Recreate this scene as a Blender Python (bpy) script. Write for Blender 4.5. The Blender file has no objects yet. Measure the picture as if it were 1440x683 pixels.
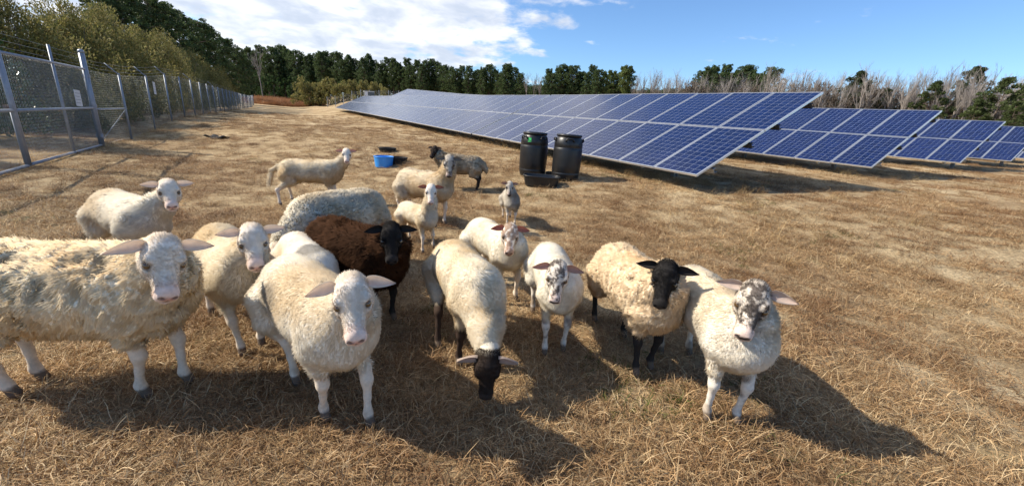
import bpy, math, random
import numpy as np
from mathutils import Matrix, Vector

random.seed(7); rng = np.random.default_rng(7)
PI = math.pi
SC = bpy.context.scene
COL = SC.collection

# ------------------------------------------------------------------ camera
IMG_W, IMG_H, FOC = 1440.0, 683.0, 558.6
PITCH, ROLL, YAW = math.radians(17.04), math.radians(4.11), math.radians(-30.34)
CAM_H = 1.40
_c, _s = math.cos(PITCH), math.sin(PITCH)
_R0, FWD, _U0 = np.array([1, 0, 0.]), np.array([0, _c, -_s]), np.array([0, _s, _c])
RGT = _R0*math.cos(ROLL) + _U0*math.sin(ROLL)
UPV = _U0*math.cos(ROLL) - _R0*math.sin(ROLL)
cam_data = bpy.data.cameras.new('camera'); cam = bpy.data.objects.new('camera', cam_data); COL.objects.link(cam)
cam_data.sensor_width = 36.0; cam_data.lens = 36.0*FOC/IMG_W
cam_data.clip_start = 0.05; cam_data.clip_end = 5000
m = Matrix.Identity(4)
for i in range(3):
    m[i][0], m[i][1], m[i][2] = RGT[i], UPV[i], -FWD[i]
m[2][3] = CAM_H
cam.matrix_world = m
SC.camera = cam

# ------------------------------------------------------------------ sun, sky, exposure
SUN_ELEV = math.radians(38.5)
SHADOW_AZ = math.radians(-1.0)          # direction in which shadows fall, from +X
sd = np.array([math.cos(SHADOW_AZ)*math.cos(SUN_ELEV), math.sin(SHADOW_AZ)*math.cos(SUN_ELEV), -math.sin(SUN_ELEV)])
sun_data = bpy.data.lights.new('sun', 'SUN'); sun_data.energy = 4.4; sun_data.angle = math.radians(0.5)
sun_data.color = (1.0, 0.92, 0.79)
sun = bpy.data.objects.new('sun', sun_data); COL.objects.link(sun)
sun.rotation_euler = Vector(sd).to_track_quat('-Z', 'Y').to_euler()
SC.view_settings.view_transform = 'Standard'; SC.view_settings.look = 'None'
SC.view_settings.gamma = 1.0; SC.view_settings.exposure = 0.66; SC.view_settings.use_curve_mapping = False
SC.cycles.max_bounces = 6; SC.cycles.diffuse_bounces = 4; SC.cycles.glossy_bounces = 3
SC.cycles.transparent_max_bounces = 8; SC.cycles.use_denoising = True

world = bpy.data.worlds.new('World'); SC.world = world; world.use_nodes = True
nt = world.node_tree; nt.nodes.clear()
def N_(t, **kw):
    n = nt.nodes.new(t)
    for k, v in kw.items(): setattr(n, k, v)
    return n
def L_(a, b): nt.links.new(a, b)
sky = N_('ShaderNodeTexSky', sky_type='NISHITA', sun_disc=False, sun_elevation=SUN_ELEV,
         air_density=1.0, dust_density=0.1, ozone_density=3.0)
sun_from = -sd
sky.sun_rotation = math.atan2(sun_from[0], sun_from[1])
tc = N_('ShaderNodeTexCoord')
sep = N_('ShaderNodeSeparateXYZ'); L_(tc.outputs['Generated'], sep.inputs[0])
def M_(op, a, b=None, c=None, clamp=False):
    n = N_('ShaderNodeMath', operation=op, use_clamp=clamp)
    for i, v in enumerate((a, b, c)):
        if v is None: continue
        if isinstance(v, (int, float)): n.inputs[i].default_value = v
        else: L_(v, n.inputs[i])
    return n.outputs[0]
def smooth(x, a, b):
    n = N_('ShaderNodeMapRange', interpolation_type='SMOOTHSTEP')
    L_(x, n.inputs['Value']); n.inputs['From Min'].default_value = a; n.inputs['From Max'].default_value = b
    return n.outputs['Result']
den = M_('ADD', M_('MAXIMUM', sep.outputs[2], 0.0), 0.20)
cx = M_('DIVIDE', sep.outputs[0], den); cy = M_('DIVIDE', sep.outputs[1], den)
comb = N_('ShaderNodeCombineXYZ'); L_(cx, comb.inputs[0]); L_(cy, comb.inputs[1])
def noise(vec, scale, detail, rough=0.55, off=(0, 0, 0), dist=0.0):
    mp = N_('ShaderNodeMapping'); mp.inputs['Location'].default_value = off; L_(vec, mp.inputs[0])
    n = N_('ShaderNodeTexNoise'); n.inputs['Scale'].default_value = scale; n.inputs['Detail'].default_value = detail
    n.inputs['Roughness'].default_value = rough; n.inputs['Distortion'].default_value = dist
    L_(mp.outputs[0], n.inputs['Vector']); return n.outputs['Fac']
# a cloud bank that spreads over the sun side of the sky, small puffs elsewhere
az = M_('ARCTAN2', sep.outputs[0], sep.outputs[1])
bank = M_('MULTIPLY', smooth(az, 0.20, -0.12), smooth(az, -2.6, -1.4))
low = noise(comb.outputs[0], 0.8, 4, 0.5, (3.1, 1.2, 0), 0.2)
fine = noise(comb.outputs[0], 4.2, 6, 0.58, (0.4, 5.2, 0), 0.1)
field = M_('ADD', M_('MULTIPLY', low, 0.44), M_('MULTIPLY', fine, 0.56))
thr = M_('SUBTRACT', 0.558, M_('MULTIPLY', bank, 0.215))
cl = smooth(M_('SUBTRACT', field, thr), 0.0, 0.13)
cl = M_('MULTIPLY', cl, smooth(sep.outputs[2], 0.0, 0.06))
shade = smooth(noise(comb.outputs[0], 3.0, 5, 0.55, (7.4, 2.2, 1.0), 0.2), 0.36, 0.64)
ccol = N_('ShaderNodeMix', data_type='RGBA')
L_(shade, ccol.inputs['Factor']); ccol.inputs['A'].default_value = (4.6, 5.1, 6.0, 1); ccol.inputs['B'].default_value = (7.6, 7.7, 8.0, 1)
tint = N_('ShaderNodeMix', data_type='RGBA', blend_type='MULTIPLY'); tint.inputs['Factor'].default_value = 1.0; L_(sky.outputs[0], tint.inputs['A']); tint.inputs['B'].default_value = (.82, 1.0, 1.20, 1)
mixs = N_('ShaderNodeMix', data_type='RGBA')
L_(M_('MULTIPLY', cl, 0.93), mixs.inputs['Factor']); L_(tint.outputs['Result'], mixs.inputs['A']); L_(ccol.outputs['Result'], mixs.inputs['B'])
bg = N_('ShaderNodeBackground'); bg.inputs['Strength'].default_value = 0.097
L_(mixs.outputs['Result'], bg.inputs['Color'])
wo = N_('ShaderNodeOutputWorld'); L_(bg.outputs[0], wo.inputs['Surface'])

# ------------------------------------------------------------------ helpers
D3 = np.array([math.sin(YAW), math.cos(YAW), 0.]); N3 = np.array([math.cos(YAW), -math.sin(YAW), 0.])
def ss(a, b, x):
    t = np.clip((np.asarray(x, float)-a)/(b-a), 0, 1); return t*t*(3-2*t)
def hsh(i, j, k, seed=0):
    n = (i.astype(np.int64)*374761393 + j.astype(np.int64)*668265263 + k.astype(np.int64)*2147483647 + seed*1274126177) & 0x7fffffff
    n = ((n ^ (n >> 13))*1274126177) & 0x7fffffff
    n = (n ^ (n >> 16))
    return (n & 0xffff)/65535.0
def vnoise(P, f, seed=0):
    P = np.asarray(P, float)*f; I = np.floor(P).astype(np.int64); t = P-I; t = t*t*(3-2*t)
    r = 0
    for a in (0, 1):
        for b in (0, 1):
            for c in (0, 1):
                w = (t[:, 0] if a else 1-t[:, 0])*(t[:, 1] if b else 1-t[:, 1])*(t[:, 2] if c else 1-t[:, 2])
                r = r+w*hsh(I[:, 0]+a, I[:, 1]+b, I[:, 2]+c, seed)
    return r*2-1
def fbm(P, f, o=3, seed=0):
    r = 0; a = 1; tot = 0
    for k in range(o):
        r = r+a*vnoise(P, f*2**k, seed+k*17); tot += a; a *= .5
    return r/tot
def terrain(x, y):
    x = np.asarray(x, float); y = np.asarray(y, float)
    s = x*N3[0]+y*N3[1]; e = x*D3[0]+y*D3[1]; d = np.hypot(x, y)
    z = .42*ss(10, 19, e+1.8*s)+.02*np.clip(s-8, 0, 40)+.014*np.clip(e-6, 0, 54)*ss(3, 8, s)
    z = z+1.6*ss(26, 64, e)*ss(8.5, 14, s)+2.2*ss(75, 170, d)*ss(0, 40, e)
    P = np.stack([x.ravel(), y.ravel(), 0*x.ravel()], 1)
    z = z+(.028*vnoise(P, .55, 3)+.012*vnoise(P, 1.7, 4)).reshape(x.shape)
    return z
def tz(x, y): return float(terrain(np.array([x]), np.array([y]))[0])
CAMP = np.array([0, 0, CAM_H])
def ray(px, py): return FWD+(px-IMG_W/2)/FOC*RGT-(py-IMG_H/2)/FOC*UPV
def gpt(px, py):
    d = ray(px, py); z = 0.
    for _ in range(40):
        t = (z-CAM_H)/d[2]; p = CAMP+t*d; z = .5*z+.5*tz(p[0], p[1])
    return p
def atd(px, py, Y):
    d = ray(px, py); return CAMP+d*(Y/d[1])
def SE(s, e, z=None):
    p = N3*s+D3*e
    p[2] = tz(p[0], p[1]) if z is None else z
    return p

MATS = {}
def mat(name, col=(.5, .5, .5), rough=.7, metal=0., spec=.5, var=0., scale=6., col2=None, bump=0., bscale=30., attr=None, coat=0., coords='Object', trans=0.):
    """procedural principled material: base colour (or a colour attribute) broken up by noise"""
    if name in MATS: return MATS[name]
    M = bpy.data.materials.new(name); M.use_nodes = True; t = M.node_tree; b = t.nodes['Principled BSDF']
    b.inputs['Roughness'].default_value = rough; b.inputs['Metallic'].default_value = metal
    b.inputs['Specular IOR Level'].default_value = spec; b.inputs['Coat Weight'].default_value = coat
    tcn = t.nodes.new('ShaderNodeTexCoord'); co = tcn.outputs[coords]
    if attr:
        a = t.nodes.new('ShaderNodeAttribute'); a.attribute_name = attr; base = a.outputs['Color']
    else:
        r = t.nodes.new('ShaderNodeRGB'); r.outputs[0].default_value = (*col, 1); base = r.outputs[0]
    if var > 0 or col2:
        n = t.nodes.new('ShaderNodeTexNoise'); n.inputs['Scale'].default_value = scale; n.inputs['Detail'].default_value = 5
        t.links.new(co, n.inputs['Vector'])
        mr = t.nodes.new('ShaderNodeMapRange'); mr.inputs['From Min'].default_value = .3; mr.inputs['From Max'].default_value = .7
        t.links.new(n.outputs['Fac'], mr.inputs['Value'])
        mx = t.nodes.new('ShaderNodeMix'); mx.data_type = 'RGBA'
        if col2:
            t.links.new(mr.outputs[0], mx.inputs['Factor']); t.links.new(base, mx.inputs['A']); mx.inputs['B'].default_value = (*col2, 1)
        else:
            mx.blend_type = 'MULTIPLY'; mx.inputs['Factor'].default_value = 1.0
            mr.inputs['To Min'].default_value = 1-var; mr.inputs['To Max'].default_value = 1+var
            t.links.new(base, mx.inputs['A']); t.links.new(mr.outputs[0], mx.inputs['B'])
        base = mx.outputs['Result']
    t.links.new(base, b.inputs['Base Color'])
    if bump > 0:
        n2 = t.nodes.new('ShaderNodeTexNoise'); n2.inputs['Scale'].default_value = bscale; n2.inputs['Detail'].default_value = 4
        t.links.new(co, n2.inputs['Vector'])
        bp = t.nodes.new('ShaderNodeBump'); bp.inputs['Strength'].default_value = bump; bp.inputs['Distance'].default_value = .02
        t.links.new(n2.outputs['Fac'], bp.inputs['Height']); t.links.new(bp.outputs[0], b.inputs['Normal'])
    if trans > 0:
        tr = t.nodes.new('ShaderNodeBsdfTranslucent'); t.links.new(base, tr.inputs['Color'])
        ms = t.nodes.new('ShaderNodeMixShader'); ms.inputs[0].default_value = trans
        out = t.nodes['Material Output']
        t.links.new(b.outputs[0], ms.inputs[1]); t.links.new(tr.outputs[0], ms.inputs[2]); t.links.new(ms.outputs[0], out.inputs['Surface'])
    MATS[name] = M; return M

def tag(o, label=None, cat=None, group=None, kind=None):
    if label: o['label'] = label
    if cat: o['category'] = cat
    if group: o['group'] = group
    if kind: o['kind'] = kind
    return o
def link(o, parent=None):
    COL.objects.link(o)
    if parent is not None: o.parent = parent
    return o
def empty(name, loc=(0, 0, 0), rz=0.):
    o = bpy.data.objects.new(name, None); o.empty_display_size = .1; o.location = loc; o.rotation_euler = (0, 0, rz)
    return link(o)
def mesh_data(name, V, F, mt=None, smooth=False, col=None):
    me = bpy.data.meshes.new(name)
    V = np.asarray(V, np.float32)
    if isinstance(F, np.ndarray):
        k = F.shape[1]
        me.vertices.add(len(V)); me.vertices.foreach_set('co', V.ravel())
        me.loops.add(F.size); me.loops.foreach_set('vertex_index', F.ravel().astype(np.int32))
        me.polygons.add(len(F)); me.polygons.foreach_set('loop_start', np.arange(0, F.size, k, dtype=np.int32))
        me.update(calc_edges=True)
    else:
        me.from_pydata([tuple(map(float, v)) for v in V], [], F); me.update()
    if smooth:
        me.polygons.foreach_set('use_smooth', np.ones(len(me.polygons), bool))
    if mt is not None:
        for q in (mt if isinstance(mt, (list, tuple)) else [mt]): me.materials.append(q)
    if col is not None:
        a = me.color_attributes.new('Col', 'FLOAT_COLOR', 'POINT')
        c = np.ones((len(V), 4), np.float32); c[:, :3] = col; a.data.foreach_set('color', c.ravel())
    return me
def mobj(name, me, parent=None, loc=None, rot=None):
    o = bpy.data.objects.new(name, me)
    if loc is not None: o.location = loc
    if rot is not None: o.rotation_euler = rot
    return link(o, parent)
class MB:
    """collects boxes and tubes for one mesh"""
    def __init__(self): self.V = []; self.F = []; self.m = []; self.cm = 0
    def add(self, V, F):
        n = len(self.V); self.V += [tuple(v) for v in V]; self.F += [tuple(i+n for i in f) for f in F]; self.m += [self.cm]*len(F)
        return self
    def box(self, c, sz, R=None):
        c = np.array(c, float); h = np.array(sz, float)/2; R = np.eye(3) if R is None else R
        V = [c+R@(h*np.array(k)) for k in ((-1, -1, -1), (1, -1, -1), (1, 1, -1), (-1, 1, -1), (-1, -1, 1), (1, -1, 1), (1, 1, 1), (-1, 1, 1))]
        return self.add(V, [(3, 2, 1, 0), (4, 5, 6, 7), (0, 1, 5, 4), (1, 2, 6, 5), (2, 3, 7, 6), (3, 0, 4, 7)])
    def tube(self, p0, p1, r0, r1=None, n=8, cap=True):
        return self.path([p0, p1], [r0, r0 if r1 is None else r1], n, cap)
    def path(self, P, r, n=8, cap=True):
        P = [np.array(p, float) for p in P]; r = r if hasattr(r, '__len__') else [r]*len(P)
        V = []; ref = None
        for i, p in enumerate(P):
            d = (P[min(i+1, len(P)-1)]-P[max(i-1, 0)]); d = d/(np.linalg.norm(d)+1e-9)
            if ref is None or abs(ref@d) > .95: ref = np.array([0, 0, 1.]) if abs(d[2]) < .9 else np.array([1., 0, 0])
            a = np.cross(d, ref); a /= np.linalg.norm(a); b = np.cross(d, a)
            for k in range(n):
                t = 2*PI*k/n; V.append(p+r[i]*(a*math.cos(t)+b*math.sin(t)))
        F = []
        for i in range(len(P)-1):
            for k in range(n):
                k2 = (k+1) % n; F.append((i*n+k, i*n+k2, (i+1)*n+k2, (i+1)*n+k))
        if cap: F.append(tuple(range(n))[::-1]); F.append(tuple((len(P)-1)*n+k for k in range(n)))
        return self.add(V, F)
    def lathe(self, prof, n=24, c=(0, 0, 0), sx=1., sy=1.):
        V = []; F = []
        for r, z in prof:
            for k in range(n):
                t = 2*PI*k/n; V.append((c[0]+sx*r*math.cos(t), c[1]+sy*r*math.sin(t), c[2]+z))
        for i in range(len(prof)-1):
            for k in range(n):
                k2 = (k+1) % n; F.append((i*n+k, i*n+k2, (i+1)*n+k2, (i+1)*n+k))
        if prof[0][0] > 1e-4: F.append(tuple(range(n))[::-1])
        if prof[-1][0] > 1e-4: F.append(tuple((len(prof)-1)*n+k for k in range(n)))
        return self.add(V, F)
    def data(self, name, mt, smooth=False):
        me = mesh_data(name, self.V, self.F, mt, smooth)
        if any(self.m): me.polygons.foreach_set('material_index', self.m)
        return me
    def build(self, name, mt, parent=None, loc=None, rot=None, smooth=False):
        return mobj(name, self.data(name, mt, smooth), parent, loc, rot)
def rotz(a): return np.array([[math.cos(a), -math.sin(a), 0], [math.sin(a), math.cos(a), 0], [0, 0, 1.]])
def copy_tree(o, parent=None):
    c = o.copy(); COL.objects.link(c); c.parent = parent
    for ch in o.children: copy_tree(ch, c)
    return c

# ------------------------------------------------------------------ ground
def build_ground():
    radii = [0.0]+list(np.geomspace(.25, 1800, 190)); na = 300
    V = [(0, 0, 0)]; ang = np.linspace(0, 2*PI, na, endpoint=False)
    R = np.array(radii[1:]); X = np.outer(R, np.cos(ang)); Y = np.outer(R, np.sin(ang)); Z = terrain(X, Y)
    P = np.concatenate([[[0, 0, tz(0, 0)]], np.stack([X.ravel(), Y.ravel(), Z.ravel()], 1)])
    F = [(0, 1+k, 1+(k+1) % na) for k in range(na)]
    for i in range(len(R)-1):
        for k in range(na):
            k2 = (k+1) % na; F.append((1+i*na+k, 1+(i+1)*na+k, 1+(i+1)*na+k2, 1+i*na+k2))
    M = bpy.data.materials.new('dry_turf'); M.use_nodes = True; t = M.node_tree; b = t.nodes['Principled BSDF']
    b.inputs['Roughness'].default_value = .95; b.inputs['Specular IOR Level'].default_value = .1
    tcn = t.nodes.new('ShaderNodeTexCoord')
    def nz(sc, det=5, ro=.6, stretch=None):
        n = t.nodes.new('ShaderNodeTexNoise'); n.inputs['Scale'].default_value = sc; n.inputs['Detail'].default_value = det; n.inputs['Roughness'].default_value = ro
        v = tcn.outputs['Object']
        if stretch:
            mp = t.nodes.new('ShaderNodeMapping'); mp.inputs['Rotation'].default_value = (0, 0, stretch[0]); mp.inputs['Scale'].default_value = (1, stretch[1], 1)
            t.links.new(v, mp.inputs[0]); v = mp.outputs[0]
        t.links.new(v, n.inputs['Vector']); return n.outputs['Fac']
    def ramp(f, stops):
        r = t.nodes.new('ShaderNodeValToRGB'); el = r.color_ramp.elements
        while len(el) < len(stops): el.new(.5)
        for q, (p, c) in zip(el, stops): q.position = p; q.color = (*c, 1)
        t.links.new(f, r.inputs[0]); return r.outputs[0]
    def mix(a, bb, f, mode='MIX'):
        q = t.nodes.new('ShaderNodeMix'); q.data_type = 'RGBA'; q.blend_type = mode
        for s_, v in (('A', a), ('B', bb), ('Factor', f)):
            if isinstance(v, (int, float)): q.inputs[s_].default_value = v
            elif isinstance(v, tuple): q.inputs[s_].default_value = v
            else: t.links.new(v, q.inputs[s_])
        return q.outputs['Result']
    big = ramp(nz(.35, 6, .62), [(.32, (.32, .22, .125)), (.5, (.46, .345, .205)), (.68, (.60, .48, .31))])
    fin = ramp(nz(38, 4, .7), [(.3, (.45, .42, .38)), (.5, (.95, .95, .95)), (.72, (1.45, 1.42, 1.35))])
    c = mix(big, fin, 1.0, 'MULTIPLY')
    mid = ramp(nz(3.2, 6, .65), [(.34, (.66, .60, .54)), (.6, (1.1, 1.1, 1.08))])
    c = mix(c, mid, 1.0, 'MULTIPLY')
    gm = t.nodes.new('ShaderNodeMapRange'); gm.inputs['From Min'].default_value = .60; gm.inputs['From Max'].default_value = .76
    t.links.new(nz(.9, 5, .7), gm.inputs['Value'])
    gf = t.nodes.new('ShaderNodeMath'); gf.operation = 'MULTIPLY'; gf.inputs[1].default_value = .55; t.links.new(gm.outputs[0], gf.inputs[0])
    c = mix(c, (.17, .17, .06, 1), gf.outputs[0])
    t.links.new(c, b.inputs['Base Color'])
    bp = t.nodes.new('ShaderNodeBump'); bp.inputs['Strength'].default_value = .9; bp.inputs['Distance'].default_value = .05
    t.links.new(nz(26, 6, .75), bp.inputs['Height']); t.links.new(bp.outputs[0], b.inputs['Normal'])
    o = mobj('ground', mesh_data('ground', P, F, M, True)); tag(o, kind='structure')

def grass_mat():
    M = bpy.data.materials.new('dry_grass'); M.use_nodes = True; t = M.node_tree; b = t.nodes['Principled BSDF']
    b.inputs['Roughness'].default_value = .6; b.inputs['Specular IOR Level'].default_value = .3
    a = t.nodes.new('ShaderNodeAttribute'); a.attribute_name = 'Col'
    g = t.nodes.new('ShaderNodeNewGeometry')
    n = t.nodes.new('ShaderNodeTexNoise'); n.inputs['Scale'].default_value = .45; n.inputs['Detail'].default_value = 7; n.inputs['Roughness'].default_value = .65
    t.links.new(g.outputs['Position'], n.inputs['Vector'])
    r = t.nodes.new('ShaderNodeValToRGB'); el = r.color_ramp.elements; el.new(.5)
    for q, (p, c) in zip(el, [(.36, (.58, .44, .34)), (.5, (.92, .83, .72)), (.64, (1.24, 1.20, 1.10))]): q.position = p; q.color = (*c, 1)
    t.links.new(n.outputs['Fac'], r.inputs[0])
    oi = t.nodes.new('ShaderNodeObjectInfo')
    mr = t.nodes.new('ShaderNodeMapRange'); mr.inputs['To Min'].default_value = .72; mr.inputs['To Max'].default_value = 1.2
    t.links.new(oi.outputs['Random'], mr.inputs['Value'])
    m1 = t.nodes.new('ShaderNodeMix'); m1.data_type = 'RGBA'; m1.blend_type = 'MULTIPLY'; m1.inputs['Factor'].default_value = 1
    m2 = t.nodes.new('ShaderNodeMix'); m2.data_type = 'RGBA'; m2.blend_type = 'MULTIPLY'; m2.inputs['Factor'].default_value = 1
    t.links.new(a.outputs['Color'], m1.inputs['A']); t.links.new(r.outputs[0], m1.inputs['B'])
    t.links.new(m1.outputs['Result'], m2.inputs['A']); t.links.new(mr.outputs[0], m2.inputs['B'])
    t.links.new(m2.outputs['Result'], b.inputs['Base Color'])
    tr = t.nodes.new('ShaderNodeBsdfTranslucent'); t.links.new(m2.outputs['Result'], tr.inputs['Color'])
    ms = t.nodes.new('ShaderNodeMixShader'); ms.inputs[0].default_value = .25
    t.links.new(b.outputs[0], ms.inputs[1]); t.links.new(tr.outputs[0], ms.inputs[2]); t.links.new(ms.outputs[0], t.nodes['Material Output'].inputs['Surface'])
    return M
def blades(n, rad, lmin, lmax, wid, lie, cols, seed, up=.0, segs=4):
    r = np.random.default_rng(seed); V = []; F = []; C = []
    for i in range(n):
        a = r.uniform(0, 2*PI); q = rad*math.sqrt(r.uniform()); p = np.array([q*math.cos(a), q*math.sin(a), -.004])
        L = r.uniform(lmin, lmax); th = r.uniform(0, 2*PI); el = r.uniform(.35, 1.25) if r.uniform() > lie else r.uniform(.05, .5)
        el = min(1.5, el+up); tw = r.normal(0, .5); kb = r.uniform(.2, 1.0)*(1-up*.5); w = wid*r.uniform(.6, 1.3)
        base = np.array(cols[r.integers(len(cols))])*r.uniform(.75, 1.2)
        n0 = len(V)
        for k in range(segs):
            u = k/(segs-1); d = np.array([math.cos(th)*math.cos(el), math.sin(th)*math.cos(el), math.sin(el)])
            sd_ = np.cross(d, [0, 0, 1.]); sd_ /= np.linalg.norm(sd_)+1e-9
            sd_ = sd_*math.cos(tw)+np.cross(d, sd_)*math.sin(tw)
            ww = w*(1-.75*u); V += [p-sd_*ww, p+sd_*ww]; C += [base*(.85+.3*u)]*2
            p = p+d*L/(segs-1); el -= kb*.75; th += r.normal(0, .35)
            if p[2] < .004: el = max(el, .12)
        for k in range(segs-1): a0 = n0+2*k; F.append((a0, a0+1, a0+3, a0+2))
    return np.array(V), np.array(F), np.array(C)
def scatter(name, pts, scl, protos, rots, label, cat):
    coll = bpy.data.collections.new(name+'_clumps')
    for i, me in enumerate(protos): coll.objects.link(bpy.data.objects.new(name+'_clump_%02d' % i, me))
    me = bpy.data.meshes.new(name); me.vertices.add(len(pts)); me.vertices.foreach_set('co', np.asarray(pts, np.float32).ravel())
    for nm, ty, dat in (('scl', 'FLOAT', scl), ('idx', 'INT', rng.integers(0, len(protos), len(pts)).astype(np.int32))):
        a = me.attributes.new(nm, ty, 'POINT'); a.data.foreach_set('value', np.asarray(dat))
    a = me.attributes.new('rot', 'FLOAT_VECTOR', 'POINT'); a.data.foreach_set('vector', np.asarray(rots, np.float32).ravel())
    o = link(bpy.data.objects.new(name, me))
    g = bpy.data.node_groups.new(name+'_scatter', 'GeometryNodeTree')
    g.interface.new_socket('Geometry', in_out='INPUT', socket_type='NodeSocketGeometry'); g.interface.new_socket('Geometry', in_out='OUTPUT', socket_type='NodeSocketGeometry')
    nd = g.nodes; gi = nd.new('NodeGroupInput'); go = nd.new('NodeGroupOutput'); ip = nd.new('GeometryNodeInstanceOnPoints')
    ci = nd.new('GeometryNodeCollectionInfo'); ci.inputs['Collection'].default_value = coll; ci.inputs['Separate Children'].default_value = True; ci.inputs['Reset Children'].default_value = True
    def na(n, ty):
        q = nd.new('GeometryNodeInputNamedAttribute'); q.data_type = ty; q.inputs['Name'].default_value = n; return q.outputs['Attribute']
    ip.inputs['Pick Instance'].default_value = True
    l = g.links.new
    l(gi.outputs[0], ip.inputs['Points']); l(ci.outputs[0], ip.inputs['Instance']); l(na('idx', 'INT'), ip.inputs['Instance Index'])
    l(na('rot', 'FLOAT_VECTOR'), ip.inputs['Rotation']); l(na('scl', 'FLOAT'), ip.inputs['Scale']); l(ip.outputs[0], go.inputs[0])
    md = o.modifiers.new('scatter', 'NODES'); md.node_group = g
    tag(o, label, cat, kind='stuff'); return o
def build_grass():
    gm = grass_mat()
    cols = [(.39, .265, .145), (.49, .355, .205), (.59, .46, .285), (.30, .19, .10), (.64, .52, .34), (.42, .285, .155), (.34, .22, .115)]
    protos = []
    for i in range(9):
        V, F, C = blades(150, .16, .035, .115, .0019, .60, cols, 100+i, .08)
        protos.append(mesh_data('grass_clump', V, F, gm, False, C))
    pts = []; scl = []
    def ring(r0, r1, dens, sc):
        A = .5*(r1*r1-r0*r0)*math.radians(150); n = int(A*dens)
        r = np.sqrt(rng.uniform(r0*r0, r1*r1, n)); a = rng.uniform(math.radians(15), math.radians(165), n)
        x, y = r*np.cos(a), r*np.sin(a)
        keep = vnoise(np.stack([x, y, 0*x], 1), .9, 8)+rng.uniform(-.9, .9, n) > -.75
        x, y = x[keep], y[keep]; z = terrain(x, y)
        pts.append(np.stack([x, y, z], 1)); scl.append(sc*rng.uniform(.7, 1.25, len(x)))
    ring(.5, 3.2, 105, 1.0); ring(3.2, 6.5, 60, 1.0); ring(6.5, 12, 26, 1.1); ring(12, 24, 9, 1.35); ring(24, 50, 2.4, 1.7)
    P = np.concatenate(pts); S = np.concatenate(scl).astype(np.float32)
    s = P[:, 0]*N3[0]+P[:, 1]*N3[1]
    rots = np.stack([rng.normal(0, .08, len(P)), rng.normal(0, .08, len(P)), rng.uniform(0, 2*PI, len(P))], 1)
    scatter('dry_grass', P, S, protos, rots, 'matted dry brown grass covering the whole field', 'grass')
    # a few taller wisps of golden grass under the first row of panels, by the fence foot and out in the field
    protos = []
    for i in range(4):
        V, F, C = blades(26, .10, .16, .34, .0017, .25, [(.50, .36, .17), (.42, .27, .12), (.55, .43, .24)], 300+i, .25)
        protos.append(mesh_data('grass_tuft', V, F, gm, False, C))
    q = []
    for k in range(900):
        u = rng.uniform()
        if u < .45: q.append(SE(rng.normal(7.1, .5), rng.uniform(4, 50)))
        elif u < .7: q.append(SE(rng.normal(-4.25, .22), rng.uniform(8, 60)))
        elif u < .85: q.append(SE(rng.normal(15, .8), rng.uniform(4, 18)))
        else:
            r = rng.uniform(5, 16); a = rng.uniform(math.radians(30), math.radians(150)); q.append(np.array([r*math.cos(a), r*math.sin(a), tz(r*math.cos(a), r*math.sin(a))]))
    P = np.array(q); scatter('tall_grass', P, rng.uniform(.6, 1.15, len(P)).astype(np.float32), protos, np.stack([0*P[:, 0], 0*P[:, 0], rng.uniform(0, 6.28, len(P))], 1), 'taller golden grass wisps along the panel rows and the fence foot', 'grass')
    # green winter weeds in loose patches
    protos = []
    for i in range(3):
        V, F, C = blades(40, .09, .03, .10, .0030, .45, [(.10, .14, .03), (.14, .17, .045), (.17, .17, .06)], 350+i, .1)
        protos.append(mesh_data('weed_tuft', V, F, gm, False, C))
    q = []
    for k in range(34):
        r = rng.uniform(1.5, 13); a = rng.uniform(math.radians(35), math.radians(150)); cx_, cy_ = r*math.cos(a), r*math.sin(a)
        if k % 3 == 0: cc = SE(rng.uniform(6.4, 7.6), rng.uniform(3.5, 12)); cx_, cy_ = cc[0], cc[1]
        for j in range(rng.integers(3, 14)): x, y = cx_+rng.normal(0, .22), cy_+rng.normal(0, .22); q.append((x, y, tz(x, y)))
    P = np.array(q); scatter('green_weeds', P, rng.uniform(.5, 1.1, len(P)).astype(np.float32), protos, np.stack([0*P[:, 0], 0*P[:, 0], rng.uniform(0, 6.28, len(P))], 1), 'sparse green weeds growing among the dry grass', 'weeds')
    # rust coloured broom sedge in the far field beyond the fence end
    protos = []
    for i in range(3):
        V, F, C = blades(60, .6, .7, 1.3, .011, .05, [(.40, .20, .09), (.46, .26, .13), (.34, .17, .08)], 400+i, .35)
        protos.append(mesh_data('sedge_clump', V, F, gm, False, C))
    q = []
    for k in range(1500):
        px = rng.uniform(345, 455); Y = rng.uniform(92, 128); p = atd(px, 140, Y); q.append((p[0], p[1], tz(p[0], p[1])))
    P = np.array(q); scatter('broom_sedge', P, rng.uniform(.8, 1.4, len(P)).astype(np.float32), protos, np.stack([0*P[:, 0], 0*P[:, 0], rng.uniform(0, 6.28, len(P))], 1), 'rust coloured broom sedge in the far field left of the panels', 'grass')

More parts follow.
